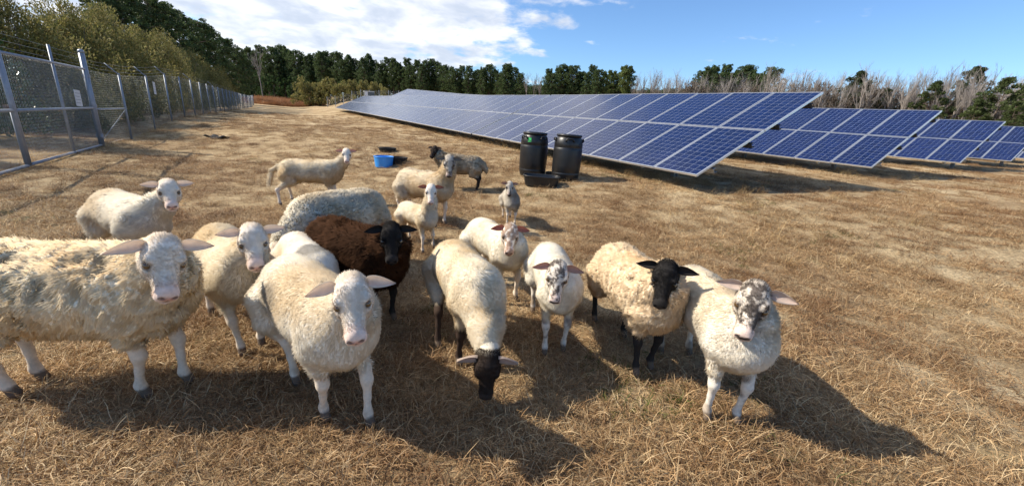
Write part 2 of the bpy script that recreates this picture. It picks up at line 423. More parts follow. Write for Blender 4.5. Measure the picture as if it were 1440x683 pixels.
# ------------------------------------------------------------------ solar tables
TILT = math.radians(26.0); MOD_W, MOD_L = .992, 1.960; PITCH_W = 1.010; GAP_L = .030
def module_material():
    M = bpy.data.materials.new('solar_cells'); M.use_nodes = True; t = M.node_tree; b = t.nodes['Principled BSDF']
    tcn = t.nodes.new('ShaderNodeTexCoord'); sp = t.nodes.new('ShaderNodeSeparateXYZ'); t.links.new(tcn.outputs['Object'], sp.inputs[0])
    def m_(op, a, bb=None):
        n = t.nodes.new('ShaderNodeMath'); n.operation = op
        for i, v in enumerate((a, bb)):
            if v is None: continue
            if isinstance(v, (int, float)): n.inputs[i].default_value = v
            else: t.links.new(v, n.inputs[i])
        return n.outputs[0]
    cw, cl_ = (MOD_W-.06)/6, (MOD_L-.06)/12
    u = m_('DIVIDE', m_('SUBTRACT', sp.outputs[0], .03), cw); v = m_('DIVIDE', m_('SUBTRACT', sp.outputs[1], .03), cl_)
    fu, fv = m_('FRACT', u), m_('FRACT', v)
    du = m_('MINIMUM', fu, m_('SUBTRACT', 1.0, fu)); dv = m_('MINIMUM', fv, m_('SUBTRACT', 1.0, fv))
    gap = m_('MAXIMUM', m_('LESS_THAN', du, .012), m_('LESS_THAN', dv, .010))
    bus = m_('LESS_THAN', m_('ABSOLUTE', m_('SUBTRACT', m_('FRACT', m_('MULTIPLY', fu, 3.0)), .5)), .012)
    # every cell has a slightly different blue, with a crystalline mottling inside
    cid = t.nodes.new('ShaderNodeCombineXYZ'); t.links.new(m_('FLOOR', u), cid.inputs[0]); t.links.new(m_('FLOOR', v), cid.inputs[1])
    oi = t.nodes.new('ShaderNodeObjectInfo'); t.links.new(m_('MULTIPLY', oi.outputs['Random'], 91.0), cid.inputs[2])
    wn = t.nodes.new('ShaderNodeTexWhiteNoise'); t.links.new(cid.outputs[0], wn.inputs['Vector'])
    vo = t.nodes.new('ShaderNodeTexVoronoi'); vo.inputs['Scale'].default_value = 55; t.links.new(tcn.outputs['Object'], vo.inputs['Vector'])
    sc_ = t.nodes.new('ShaderNodeSeparateColor'); t.links.new(vo.outputs['Color'], sc_.inputs[0]); gr = sc_.outputs[0]
    val = m_('ADD', m_('MULTIPLY', wn.outputs['Value'], .35), m_('ADD', m_('MULTIPLY', gr, .3), m_('MULTIPLY', oi.outputs['Random'], .25)))
    rp = t.nodes.new('ShaderNodeValToRGB'); rp.color_ramp.elements[0].color = (.0018, .0075, .042, 1); rp.color_ramp.elements[1].color = (.0040, .017, .095, 1)
    t.links.new(val, rp.inputs[0])
    def mx(a, bb, f):
        q = t.nodes.new('ShaderNodeMix'); q.data_type = 'RGBA'; t.links.new(f, q.inputs['Factor']); t.links.new(a, q.inputs['A']); q.inputs['B'].default_value = bb; return q.outputs['Result']
    c = mx(rp.outputs[0], (.10, .12, .20, 1), bus); c = mx(c, (.34, .38, .46, 1), gap)
    # thin film of dust
    dn = t.nodes.new('ShaderNodeTexNoise'); dn.inputs['Scale'].default_value = 2.2; dn.inputs['Detail'].default_value = 6; t.links.new(tcn.outputs['Object'], dn.inputs['Vector'])
    df = m_('MULTIPLY', dn.outputs['Fac'], .02)
    c = mx(c, (.42, .40, .36, 1), df)
    t.links.new(c, b.inputs['Base Color']); b.inputs['Roughness'].default_value = .16; b.inputs['IOR'].default_value = 1.32
    return M
def module_mesh():
    b = MB(); fw, th = .022, .040
    b.box((MOD_W/2, fw/2, -th/2), (MOD_W, fw, th)); b.box((MOD_W/2, MOD_L-fw/2, -th/2), (MOD_W, fw, th))
    b.box((fw/2, MOD_L/2, -th/2), (fw, MOD_L-2*fw, th)); b.box((MOD_W-fw/2, MOD_L/2, -th/2), (fw, MOD_L-2*fw, th))
    return b
def module_glass():
    fw = .022; return MB().box((MOD_W/2, MOD_L/2, -.008), (MOD_W-2*fw-.001, MOD_L-2*fw-.001, .006))
ALU = STEEL = None
def build_tables():
    global ALU, STEEL
    ALU = mat('aluminium_frame', (.62, .63, .65), .38, .75, var=.08, scale=20)
    STEEL = mat('galvanised_steel', (.36, .38, .41), .5, .7, var=.2, scale=9, bump=.05)
    DARK = mat('dark_steel', (.10, .10, .105), .6, .6, var=.2)
    back = mat('white_backsheet', (.6, .6, .6), .6)
    cells = module_material()
    me = module_glass().data('solar_module', cells); mf = module_mesh().data('frame', ALU)
    ct, st = math.cos(TILT), math.sin(TILT)
    nth = ['nearest', 'second', 'third', 'fourth', 'fifth', 'sixth']
    # rows: s of low edge, e of the near end, height of low edge (absolute) at near end, list of tables (columns, label)
    base = CAM_H
    rows = [(6.47, 4.65, -.70), (14.14, 4.83, -.54), (22.66, 5.12, -.36), (30.42, 5.23, -.20), (38.3, 5.4, -.05)]
    def zlow(i, s, e):
        s0, e0, z0 = rows[i]
        g0 = tz(*SE(s0+1.6, e0)[:2]); return base+z0+(tz(*SE(s+1.6, e)[:2])-g0)
    nice = {(0, 0): 'solar table with its open near end behind the two black barrels, ten panel columns long',
            (0, 1): 'long middle solar table of the front row, beyond the dark seam behind the barrels',
            (0, 2): 'pale reflecting solar table at the far left tip of the front row',
            (1, 0): 'solar table in the second row, its right end showing next to the front row',
            (1, 1): 'solar table in the second row hidden behind the front row',
            (1, 2): 'solar table on the rise behind the far end of the front row',
            (2, 0): 'solar table in the third row, right of the second row end',
            (3, 0): 'solar table in the fourth row, cut by the right picture edge',
            (4, 0): 'sliver of solar table in the fifth row at the right picture edge'}
    plan = {0: (10, 22, 22), 1: (12, 26, 22), 2: (8,), 3: (8,), 4: (8,)}
    for i, cols in plan.items():
        s0, e0, z0 = rows[i]; e = e0
        for j, n in enumerate(cols):
            Lr = n*PITCH_W-.018
            zA, zB = zlow(i, s0, e), zlow(i, s0, e+Lr)
            grade = math.atan2(zB-zA, Lr)
            p = N3*s0+D3*e; root = empty('solar_table', (p[0], p[1], zA))
            # local frame: x along the row (D), y up the slope, z normal
            X = D3*math.cos(grade)+np.array([0, 0, math.sin(grade)])
            Yv = N3*ct+np.array([0, 0, st]); Yv = Yv-X*(Yv@X); Yv /= np.linalg.norm(Yv); Z = np.cross(X, Yv)
            # seen from the field the frame must be right handed with z pointing to the sky
            flip = Z[2] < 0
            if flip:
                Xm = -X; Z = np.cross(Xm, Yv)
            else: Xm = X
            Mx = Matrix(((Xm[0], Yv[0], Z[0], p[0]), (Xm[1], Yv[1], Z[1], p[1]), (Xm[2], Yv[2], Z[2], zA), (0, 0, 0, 1)))
            root.matrix_world = Mx
            sg = -1 if flip else 1
            tag(root, nice[(i, j)], 'solar panels', 'rows of tilted solar tables')
            for k in range(n):
                for r in (0, 1):
                    x0 = k*PITCH_W if not flip else -(k*PITCH_W+MOD_W)
                    o = mobj('solar_module', me, root, (x0, r*(MOD_L+GAP_L), random.uniform(-.002, .002)), (random.gauss(0, .0015), random.gauss(0, .0015), 0)); mobj('frame', mf, o)
            for y in (.45, 1.55, 2.42, 3.52):
                b = MB(); b.box((sg*Lr/2, y, -.090), (Lr+.06, .065, .006)); b.box((sg*Lr/2, y-.03, -.135), (Lr+.06, .006, .09)); b.box((sg*Lr/2, y+.03, -.177), (Lr+.06, .055, .006))
                b.build('purlin', DARK if y > 1 else STEEL, root)
            iv = np.array(Mx.inverted())
            def loc(P): return (iv@np.append(P, 1))[:3]
            npost = max(2, int(round(n/3.3)))
            for k in range(npost):
                x = (k+.5)/npost*Lr if n > 9 or k else .55
                x = sg*x
                b = MB(); b.box((x, 1.97, -.235), (.07, 3.3, .10)); b.build('rafter', STEEL, root)
                top = np.array(Mx)@np.array([x, 1.55, -.28, 1]); foot = np.array([top[0], top[1], tz(top[0], top[1])-.3])
                a, c = loc(foot), loc(top[:3])
                b = MB(); d = c-a; Ln = np.linalg.norm(d); zz = d/Ln; xx = np.array([1., 0, 0]); xx -= zz*(xx@zz); xx /= np.linalg.norm(xx); R = np.stack([xx, np.cross(zz, xx), zz], 1)
                b.box((a+c)/2+R@np.array([0, -.065, 0]), (.10, .008, Ln), R); b.box((a+c)/2+R@np.array([0, .065, 0]), (.10, .008, Ln), R); b.box((a+c)/2, (.008, .122, Ln), R)
                b.build('post', STEEL, root)
                b = MB(); lo = loc(foot+np.array([0, 0, .62])); b.tube(lo, np.array([x, .62, -.27]), .026, n=6); b.build('brace', STEEL, root)
                if i < 2: b = MB(); b.tube(lo, np.array([x, 2.75, -.27]), .026, n=6); b.build('brace', STEEL, root)
            e += n*PITCH_W+.12
# ------------------------------------------------------------------ sheep
def sd_ell(P, c, r, R=None):
    q = P-np.array(c)
    if R is not None: q = q@R
    r = np.array(r, float); k0 = np.linalg.norm(q/r, axis=1); k1 = np.linalg.norm(q/(r*r), axis=1)
    return k0*(k0-1)/np.maximum(k1, 1e-9)
def sd_cone(P, a, b, ra, rb):
    a = np.array(a, float); b = np.array(b, float); d = b-a; h = np.clip(((P-a)@d)/max(d@d, 1e-9), 0, 1)
    return np.linalg.norm(P-a-h[:, None]*d, axis=1)-(ra+(rb-ra)*h)
def smin(a, b, k):
    h = np.clip(.5+.5*(b-a)/k, 0, 1); return b*(1-h)+a*h-k*h*(1-h)
def surface_nets(f, lo, hi, h):
    n = [int(math.ceil((hi[i]-lo[i])/h))+1 for i in range(3)]
    g = np.stack(np.meshgrid(*[lo[i]+h*np.arange(n[i]) for i in range(3)], indexing='ij'), -1)
    Fv = f(g.reshape(-1, 3)).reshape(n)
    S = Fv < 0
    c = np.array(n)-1
    acc = np.zeros((*c, 3)); cnt = np.zeros(tuple(c))
    offs = [(0, 0, 0), (1, 0, 0), (0, 1, 0), (1, 1, 0), (0, 0, 1), (1, 0, 1), (0, 1, 1), (1, 1, 1)]
    def cor(A, o): return A[o[0]:o[0]+c[0], o[1]:o[1]+c[1], o[2]:o[2]+c[2]]
    for i in range(8):
        for j in range(i+1, 8):
            if sum(abs(offs[i][k]-offs[j][k]) for k in range(3)) != 1: continue
            a, b = cor(Fv, offs[i]), cor(Fv, offs[j]); mk = cor(S, offs[i]) != cor(S, offs[j])
            t = np.where(mk, a/np.where(mk, a-b, 1), 0)
            for k in range(3): acc[..., k] += mk*(offs[i][k]+t*(offs[j][k]-offs[i][k]))
            cnt += mk
    act = cnt > 0; idx = -np.ones(tuple(c), int); idx[act] = np.arange(act.sum())
    ii = np.stack(np.nonzero(act), 1)
    V = np.array(lo)+h*(ii+acc[act]/cnt[act][:, None])
    Q = []
    for ax in range(3):
        u, v = (ax+1) % 3, (ax+2) % 3
        sl0 = [slice(None)]*3; sl1 = [slice(None)]*3
        sl0[ax] = slice(0, n[ax]-1); sl1[ax] = slice(1, n[ax])
        for w in (u, v): sl0[w] = slice(1, n[w]-1); sl1[w] = slice(1, n[w]-1)
        s0, s1 = S[tuple(sl0)], S[tuple(sl1)]
        k = np.stack(np.nonzero(s0 != s1), 1); flip = s0[s0 != s1]
        if not len(k): continue
        k = k.copy(); e = np.eye(3, dtype=int)
        k[:, u] += 1; k[:, v] += 1
        def gi(du, dv): q = k-du*e[u]-dv*e[v]; return idx[q[:, 0], q[:, 1], q[:, 2]]
        q = np.stack([gi(1, 1), gi(0, 1), gi(0, 0), gi(1, 0)], 1)
        q = np.where(flip[:, None], q, q[:, ::-1]); Q.append(q)
    return V, np.concatenate(Q)
def vnormals(V, F):
    n = np.cross(V[F[:, 2]]-V[F[:, 0]], V[F[:, 3]]-V[F[:, 1]]); N = np.zeros_like(V)
    for k in range(4): np.add.at(N, F[:, k], n)
    return N/(np.linalg.norm(N, axis=1)[:, None]+1e-12)
def col(*c): return np.array(c, float)
CREAM, WHITE, TAN, BROWN, BLACK, PINK = col(.70, .63, .51), col(.80, .77, .70), col(.60, .48, .33), col(.085, .040, .020), col(.018, .016, .015), col(.62, .36, .30)

_head_cache = {}
def head_mesh(h=.0062):
    """sheep head in its own frame: x along the muzzle, y left, z up, origin at the poll"""
    if h in _head_cache: return _head_cache[h]
    def f(P):
        A = np.abs(P)*np.array([0, 1, 0])+P*np.array([1, 0, 1])
        d = sd_ell(P, (.020, 0, -.040), (.076, .060, .064))
        d = smin(d, sd_cone(P, (.050, 0, -.042), (.165, 0, -.062), .048, .031), .028)
        d = smin(d, sd_cone(P, (.015, 0, -.086), (.150, 0, -.100), .040, .024), .03)
        d = smin(d, sd_ell(P, (.176, 0, -.067), (.028, .036, .029)), .016)
        d = smin(d, sd_ell(A, (.194, .019, -.064), (.013, .013, .012)), .007)
        d = smin(d, sd_ell(A, (.172, .020, -.088), (.026, .018, .012)), .010)
        d = smin(d, sd_ell(P, (.168, 0, -.107), (.026, .026, .013)), .009)
        d = smin(d, sd_ell(A, (.035, .034, -.084), (.048, .028, .040)), .03)
        d = smin(d, sd_ell(A, (.056, .047, -.006), (.026, .015, .012)), .013)
        d = smin(d, sd_ell(A, (.064, .050, -.054), (.028, .013, .009)), .012)
        d = smin(d, sd_ell(P, (.000, 0, .006), (.045, .040, .022)), .03)
        d = smin(d, sd_cone(P, (.02, 0, -.05), (-.05, 0, -.085), .056, .058), .03)
        d = np.maximum(d, -sd_ell(A, (.074, .061, -.029), (.021, .015, .0135)))
        d = np.maximum(d, -sd_ell(A, (.206, .020, -.062), (.012, .0085, .0055)))
        d = np.maximum(d, -sd_ell(P, (.207, 0, -.080), (.010, .003, .012)))
        d = np.maximum(d, -sd_ell(A, (.180, .024, -.0955), (.045, .018, .0030)))
        return d
    V, F = surface_nets(f, (-.16, -.11, -.17), (.26, .11, .065), h)
    _head_cache[h] = (V, F); return V, F
EAR_TURN = math.radians(42)
def ear_mesh(side, L=.115, W=.027, droop=0., fwd=0.):
    """one cupped leaf-shaped ear, front face then back face"""
    nu, nv = 12, 7; V = []; inner = []; ca, sa = math.cos(EAR_TURN), math.sin(EAR_TURN)
    for layer in (0, 1):
        for i in range(nu):
            u = i/(nu-1); w = W*(math.sin(PI*min(1, .16+.84*u**.75))**.85 if u < 1 else .02)*(1 if u < .97 else .35)
            for j in range(nv):
                t = (j/(nv-1))*2-1
                cup = .024*(t*t)*(1-u*.5)-.006
                x = -.005+cup+(-.004*(1-t*t)-.0015 if layer else 0)+fwd*u*.07
                y = .052+u*L
                z = -.012+t*w*.9-droop*L*u*(.6+.4*u)
                x, z = x*ca-(z+.012)*sa-.012, x*sa+(z+.012)*ca-.006
                V.append((x, side*y, z)); inner.append(1 if layer == 0 and abs(t) < .75 and u > .08 else 0)
    F = []
    def q(l, i, j): return l*nu*nv+i*nv+j
    for i in range(nu-1):
        for j in range(nv-1):
            a = (q(0, i, j), q(0, i+1, j), q(0, i+1, j+1), q(0, i, j+1)); b = (q(1, i, j), q(1, i, j+1), q(1, i+1, j+1), q(1, i+1, j))
            F += [a, b] if side > 0 else [a[::-1], b[::-1]]
        for j in (0, nv-1):
            a = (q(0, i, j), q(1, i, j), q(1, i+1, j), q(0, i+1, j)); F.append(a if (j == 0) == (side > 0) else a[::-1])
    for j in range(nv-1):
        a = (q(0, nu-1, j), q(1, nu-1, j), q(1, nu-1, j+1), q(0, nu-1, j+1)); F.append(a if side > 0 else a[::-1])
    return np.array(V), np.array(F), np.array(inner, float)

FLEECE = {}
def make_sheep(label, foot, heading, scale=1., poll=None, pollpos=None, head_yaw=None, head_pitch=-40., head_roll=0., fat=1., feet=None,
               wool='hair', wcol=CREAM, wcol2=None, face='white', legs=None, earcol=None, ear=(.1, .1), tail=.20, tailout=.0, res=.0125, head_scale=1., nstr=16000,
               seed=1, back=None, earlen=.106, patches=None, narrow=1., shift=0.):
    """foot: pixel below the middle of the fore feet (or world xy); heading: world angle of the body in degrees"""
    S = scale; hd = math.radians(heading); Rz = rotz(hd)
    ff = gpt(*foot) if foot[1] > 20 else np.array([foot[0], foot[1], tz(*foot)])
    org = ff-Rz@np.array([.27*S, 0, 0]); org[2] = tz(org[0], org[1])-.012
    def to_local(p): return (Rz.T@(np.asarray(p)-org))/S
    def gl(p):                                  # local ground height
        w = org+Rz@(np.array([p[0], p[1], 0])*S); return (tz(w[0], w[1])-org[2])/S
    # ---- head pose
    nominal = np.array(pollpos if pollpos is not None else (.45, 0, .80))
    if poll is not None:
        d = ray(*poll); d /= np.linalg.norm(d); w = org+Rz@(nominal*S); t = (w-CAMP)@d; pl = to_local(CAMP+d*t)
    else: pl = nominal
    if head_yaw is None:                        # look at the camera
        w = org+Rz@(pl*S); hy = math.degrees(math.atan2(-w[1], -w[0]))
    else: hy = head_yaw
    hy = math.radians(hy)-hd; hp = math.radians(head_pitch); hr = math.radians(head_roll)
    hf = np.array([math.cos(hp)*math.cos(hy), math.cos(hp)*math.sin(hy), math.sin(hp)])
    hl = np.array([-math.sin(hy), math.cos(hy), 0.]); hu = np.cross(hf, hl)
    hl, hu = hl*math.cos(hr)+hu*math.sin(hr), hu*math.cos(hr)-hl*math.sin(hr)
    HM = np.stack([hf, hl, hu], 1); hs = head_scale
    # ---- body prims
    fy = fat*narrow
    woolly = {'hair': 0., 'wool': .02, 'shag': .03, 'long': .03}[wool]
    tor = [((.18, 0, .540), (.24, .126*fy+woolly, .158*fat+woolly*.6)), ((-.05, 0, .528), (.31, .160*fy+woolly, .160*fat+woolly*.8)), ((-.30, 0, .545), (.180, .140*fy+woolly, .148*fat**.6+woolly*.6)),
           ((.27, 0, .500), (.13, .104*fy+woolly, .132*fat**.5+woolly*.5))]
    nb = np.array([.28, 0, .550]); ne = pl-hf*.025*hs-hu*.088*hs
    nm = nb*.45+ne*.55+np.array([.03, 0, -.01]); hips = []
    fpos = {'FL': np.array([.27, .095*narrow]), 'FR': np.array([.27, -.095*narrow]), 'HL': np.array([-.37, .10*narrow]), 'HR': np.array([-.37, -.10*narrow])}
    for k, v in (feet or {}).items():
        if v[1] > 20: fpos[k] = to_local(gpt(*v))[:2]
        else: fpos[k] = fpos[k]+np.array(v)
    legsegs = []; hoofs = []
    for k, q in fpos.items():
        sgn = 1 if k[1] == 'L' else -1; g = gl(q)
        if k[0] == 'F':
            sh = np.array([.24, sgn*.100*narrow, .46]); kn = np.array([.27, sgn*.10*narrow, .245]); kn[:2] = .45*kn[:2]+.55*q+np.array([.012, 0]); ft = np.array([q[0]-.005, q[1], g+.075])
            hoof = np.array([q[0]+.018, q[1], g+.028]); kn[2] += g*.5
            legsegs.append([(sh, .076), ((sh+kn)/2+np.array([-.012, 0, .03]), .040), (kn, .0275), (kn*.5+ft*.5, .0160), (ft, .0205), (hoof, .0235)])
        else:
            hip = np.array([-.33, sgn*.10*narrow, .46]); st = np.array([-.30, sgn*.118*narrow, .375]); hk = np.array([q[0]-.042, q[1]*.8+sgn*.025, .255+g*.6]); ft = np.array([q[0]-.012, q[1], g+.075])
            hoof = np.array([q[0]+.012, q[1], g+.028])
            legsegs.append([(hip, .118), (st, .076), (.5*st+.5*hk, .042), (hk, .0275), (.5*hk+.5*ft+np.array([.004, 0, 0]), .0175), (ft, .0210), (hoof, .0245)])
        hoofs.append(hoof)
    tb = np.array([-.475, 0, .58])
    def f_torso(P):
        d = None
        for c, r in tor:
            e = sd_ell(P, c, r); d = e if d is None else smin(d, e, .10)
        d = smin(d, sd_cone(P, nb, nm, (.138*fat**.5)+woolly*.6, .090+woolly*.6), .09)
        d = smin(d, sd_cone(P, nm, ne, .090+woolly*.6, .056*hs+woolly*.1), .05)
        d = np.maximum(d, -1e3)
        if tail > 0:
            d = smin(d, sd_cone(P, tb, tb+np.array([-.055-tailout, 0, -.10+tailout*.6]), .042+woolly*.3, .034+woolly*.3), .04)
            d = smin(d, sd_cone(P, tb+np.array([-.055-tailout, 0, -.10+tailout*.6]), tb+np.array([-.075-1.7*tailout, 0, -.10-tail+tailout*.6]), .034+woolly*.3, .022), .02)
        return d
    def f_legs(P):
        d = None
        for sg in legsegs:
            l = None
            for (a, ra), (b, rb) in zip(sg[:-1], sg[1:]):
                e = sd_cone(P, a, b, ra, rb); l = e if l is None else smin(l, e, .018)
            d = l if d is None else np.minimum(d, l)
        return d
    allp = np.array([p for sg in legsegs for p, _ in sg]+[ne, nb, tb+np.array([-.1-1.7*tailout, 0, -.1-tail])])
    lo = np.minimum(allp.min(0)-.10, [-.62, -.27*fy-woolly, 0]); hi = np.maximum(allp.max(0)+.14, [.5, .27*fy+woolly, .76]); lo[2] = allp[:, 2].min()-.05
    V, F = surface_nets(lambda P: smin(f_torso(P), f_legs(P), .045), lo, hi, res/S)
    dt, dl = f_torso(V), f_legs(V)
    wm = ss(.030, -.0, dt-np.minimum(dl, 0)*.0)*1.0           # 1 on the fleece
    wm = np.where(dt < .012, 1.0, ss(.05, .012, dt)); wm = np.maximum(wm, ss(.295, .335, V[:, 2]+.02*fbm(V, 14, 2, 61)))*ss(.20, .31, V[:, 2])
    Nn = vnormals(V, F)
    off = np.array([seed*3.7, seed*1.3, seed*.7])
    amp = {'hair': .008, 'wool': .012, 'shag': .024, 'long': .022}[wool]
    frq = {'hair': 11, 'wool': 17, 'shag': 15, 'long': 15}[wool]
    stretch = V*np.array([1, 1, .62 if wool != 'wool' else 1.])+off
    disp = fbm(stretch, frq, 3, 5)
    if wool != 'hair': disp = 1-2*np.abs(disp)-.3
    V2 = V+Nn*(wm*amp*disp+wm*.012*fbm(V+off, 4, 2, 9))[:, None]
    # ---- colours
    var = (fbm(V+off, 3.2, 3, 21)*.5+.5)[:, None]; w2 = wcol*np.array([.82, .72, .58]) if wcol2 is None else wcol2
    wc = wcol*(1-ss(.42, .78, var))+w2*ss(.42, .78, var)
    if wool != 'hair': wc = wc*((.92 if wool == 'wool' else .82)+(.10 if wool == 'wool' else .22)*ss(-.6, .6, disp))[:, None]
    if patches:
        for (pc, pr, pcol) in patches:
            dd = np.linalg.norm(V-np.array(pc), axis=1)+.05*fbm(V+off, 12, 3, 31); wc = wc*(1-(.75*ss(pr, pr*.5, dd))[:, None])+np.array(pcol)*(.75*ss(pr, pr*.5, dd))[:, None]
    lc = {'white': col(.72, .61, .48), 'black': BLACK*1.4, 'brown': col(.045, .028, .020), 'spot': col(.70, .64, .55)}[legs or ('white' if face in ('white', 'speckbrown', 'pale') else 'black')]
    lcv = np.repeat(lc[None], len(V), 0)
    if legs == 'spot':
        k = ss(-.05, .35, fbm(V+off, 20, 3, 41))[:, None]*.75; lcv = lcv*(1-k)+col(.12, .085, .065)*k
    if lc[0] > .3:
        mud = (ss(-.1, .5, fbm(V+off, 16, 3, 71))*ss(.30, .10, V[:, 2]))[:, None]*.65; lcv = lcv*(1-mud)+col(.34, .25, .165)*mud
    if wc.mean() > .3:
        st_ = ss(.12, .55, fbm(V*np.array([1, 1, .7])+off, 6.5, 4, 73))[:, None]*(.42 if wool == 'hair' else .25); wc = wc*(1-st_)+wcol*col(.62, .52, .40)*st_
    C = lcv*(1-wm[:, None])+wc*wm[:, None]
    hz = np.min([np.linalg.norm((V-h)/np.array([.06, .05, .042]), axis=1) for h in hoofs], 0)
    C = C*(1-ss(1.05, .8, hz)[:, None])+col(.15, .11, .08)*ss(1.05, .8, hz)[:, None]
    # ---- head
    hv, hf_ = head_mesh(.0062 if res < .014 else .009)
    fc = face_colour(hv, face, seed)
    nose = 1-ss(.35, 1.0, np.linalg.norm((hv-np.array([.205, 0, -.069]))/np.array([.022, .028, .020]), axis=1))
    ncol = {'white': col(.62, .38, .33), 'pale': col(.45, .30, .26), 'speckbrown': col(.40, .24, .20)}.get(face, col(.05, .04, .04))
    fc = fc*(1-nose[:, None])+ncol*nose[:, None]
    A = np.abs(hv[:, 1])
    mouth = ss(.008, .003, np.abs(hv[:, 2]+.0955))*ss(.13, .15, hv[:, 0])*.75
    fc = fc*(1-mouth[:, None])+ncol*.35*mouth[:, None]
    nost = ss(.016, .008, np.linalg.norm(np.stack([hv[:, 0]-.204, A-.020, (hv[:, 2]+.062)*1.5], 1), axis=1))[:, None]
    fc = fc*(1-.85*nost)+ncol*.18*.85*nost
    cleft = (ss(.006, .002, A)*ss(.185, .195, hv[:, 0])*ss(-.098, -.09, hv[:, 2])*ss(-.066, -.074, hv[:, 2]))[:, None]*.6
    fc = fc*(1-cleft)+ncol*.3*cleft
    rim = ss(.022, .016, np.linalg.norm(np.stack([(hv[:, 0]-.073)*.85, A-.053, hv[:, 2]+.029], 1), axis=1))
    fc = fc*(1-.55*rim[:, None])+col(.06, .04, .03)*.55*rim[:, None]
    Vs = [V2]; Fs = [F]; Cs = [C]; Ws = [wm]
    def addh(v, f, c, w=None):
        n = sum(len(x) for x in Vs); Vs.append(pl+(v*hs)@HM.T); Fs.append(f+n); Cs.append(c); Ws.append(np.zeros(len(v)) if w is None else w)
    hw = ss(-.02, -.06, hv[:, 0])
    addh(hv, hf_, fc*(1-hw[:, None])+(wcol*.97)*hw[:, None], hw*0)
    ec = {'white': col(.84, .76, .66), 'pale': col(.70, .62, .52), 'black': BLACK*1.5, 'speckle': col(.62, .52, .43), 'darkbrown': col(.60, .50, .42), 'grey': col(.20, .18, .16), 'speckbrown': col(.42, .20, .12)}[face] if earcol is None else np.array(earcol)
    for sgn, dr in ((1, ear[0]), (-1, ear[1])):
        ev, ef, inn = ear_mesh(sgn, droop=dr, L=earlen)
        pk = ec*.80+PINK*.26 if ec[0] > .3 else ec*1.4
        addh(ev, ef, ec*(1-inn[:, None])+pk*inn[:, None])
    VV = np.concatenate(Vs)*S; FF = np.concatenate(Fs); CC = np.concatenate(Cs)
    Mb = mat('sheep_coat', attr='Col', rough=.85, spec=.15, var=.10, scale=60, bump=.14, bscale=260)
    me = mesh_data('sheep', VV, FF, [Mb, mat('sheep_ear', attr='Col', rough=.8, spec=.15, var=.08, scale=40, trans=.4)], True, np.clip(CC, 0, 1))
    mi = np.zeros(len(FF), np.int32); mi[len(F)+len(hf_):] = 1; me.polygons.foreach_set('material_index', mi)
    o = mobj('sheep', me, None, org, (0, 0, hd)); tag(o, label, 'sheep', 'sheep in the flock')
    # ---- eyes
    Me = mat('eye_amber', (.10, .055, .02), .08, spec=.6, coat=.6); Mp = mat('eye_pupil', (.006, .005, .005), .06, spec=.6, coat=.6)
    for sgn in (1, -1):
        b = MB(); n = 10
        prof = [(max(1e-5, math.sin(PI*k/8)), -math.cos(PI*k/8)) for k in range(9)]
        b.lathe(prof, n)
        v = np.array(b.V)*np.array([.0165, .0145, .0145])
        ev = bpy.data.objects.new('eye', mesh_data('eye', (pl+(v*hs+np.array([.0715, sgn*.0500, -.029])*hs)@HM.T)*S, b.F, Mp if face in ('black', 'darkbrown', 'grey') else Me, True)); link(ev, o)
    # ---- fleece: short locks of hair standing out of the coat
    V2S = V2*S; tri = np.concatenate([F[:, [0, 1, 2]], F[:, [0, 2, 3]]])
    a, b_, c_ = V2S[tri[:, 0]], V2S[tri[:, 1]], V2S[tri[:, 2]]
    ar = np.linalg.norm(np.cross(b_-a, c_-a), axis=1)*np.where(wm[tri].mean(1) > .35, 1, 0)
    r = np.random.default_rng(seed+500); ti = r.choice(len(tri), nstr, p=ar/ar.sum())
    u = r.uniform(size=nstr); v = r.uniform(size=nstr); sw = u+v > 1; u[sw] = 1-u[sw]; v[sw] = 1-v[sw]
    p = a[ti]*(1-u-v)[:, None]+b_[ti]*u[:, None]+c_[ti]*v[:, None]
    Nv = vnormals(V2, F); nn = Nv[tri[ti, 0]]
    far = float(np.clip(np.linalg.norm(org)/2.6, 1, 2.0))
    L = {'hair': .026, 'wool': .020, 'shag': .027, 'long': .036}[wool]; Wd = {'hair': .0014, 'wool': .0026, 'shag': .0030, 'long': .0028}[wool]
    tilt_ = {'hair': 2.4, 'wool': .5, 'shag': 1.6, 'long': 1.2}[wool]
    combv = np.array([-.75, 0, -.65])+np.stack([vnoise(p+off, 9, 51), vnoise(p+off, 9, 52), vnoise(p+off, 9, 53)], 1)*(.8 if wool == 'hair' else .95)
    comb_t = combv-nn*np.sum(combv*nn, 1)[:, None]
    td = nn*far**.5+comb_t*tilt_+r.normal(0, .20 if wool == 'hair' else .26, (nstr, 3)); td /= np.linalg.norm(td, axis=1)[:, None]
    sdv = np.cross(td, nn+r.normal(0, .25, (nstr, 3))); sdv /= np.linalg.norm(sdv, axis=1)[:, None]+1e-9
    ln = (L*r.uniform(.55, 1.35, nstr)*S*far**.6)[:, None]; wd = (Wd*r.uniform(.7, 1.3, nstr)*S*far)[:, None]
    base = p-nn*.004; midp = base+td*ln*.55; tip = midp+(td*.75+comb_t*.35)*ln*.5
    SV = np.stack([base-sdv*wd, base+sdv*wd, midp+sdv*wd*.8, midp-sdv*wd*.8, tip], 1).reshape(-1, 3)
    nf = nstr//5
    hN = vnormals(hv, hf_); hi_ = r.choice(np.nonzero((hv[:, 0] < .17) & (hv[:, 0] > -.05))[0], nf)
    jit = r.normal(0, .0025, (nf, 3)); fp = (pl+((hv[hi_]+jit-hN[hi_]*np.sum(jit*hN[hi_], 1)[:, None])*hs)@HM.T)*S; fn = hN[hi_]@HM.T
    fd = fn*.45+HM[:, 0]*(.55-1.1*(hv[hi_, 0] < .02)[:, None])+r.normal(0, .22, (nf, 3)); fd /= np.linalg.norm(fd, axis=1)[:, None]
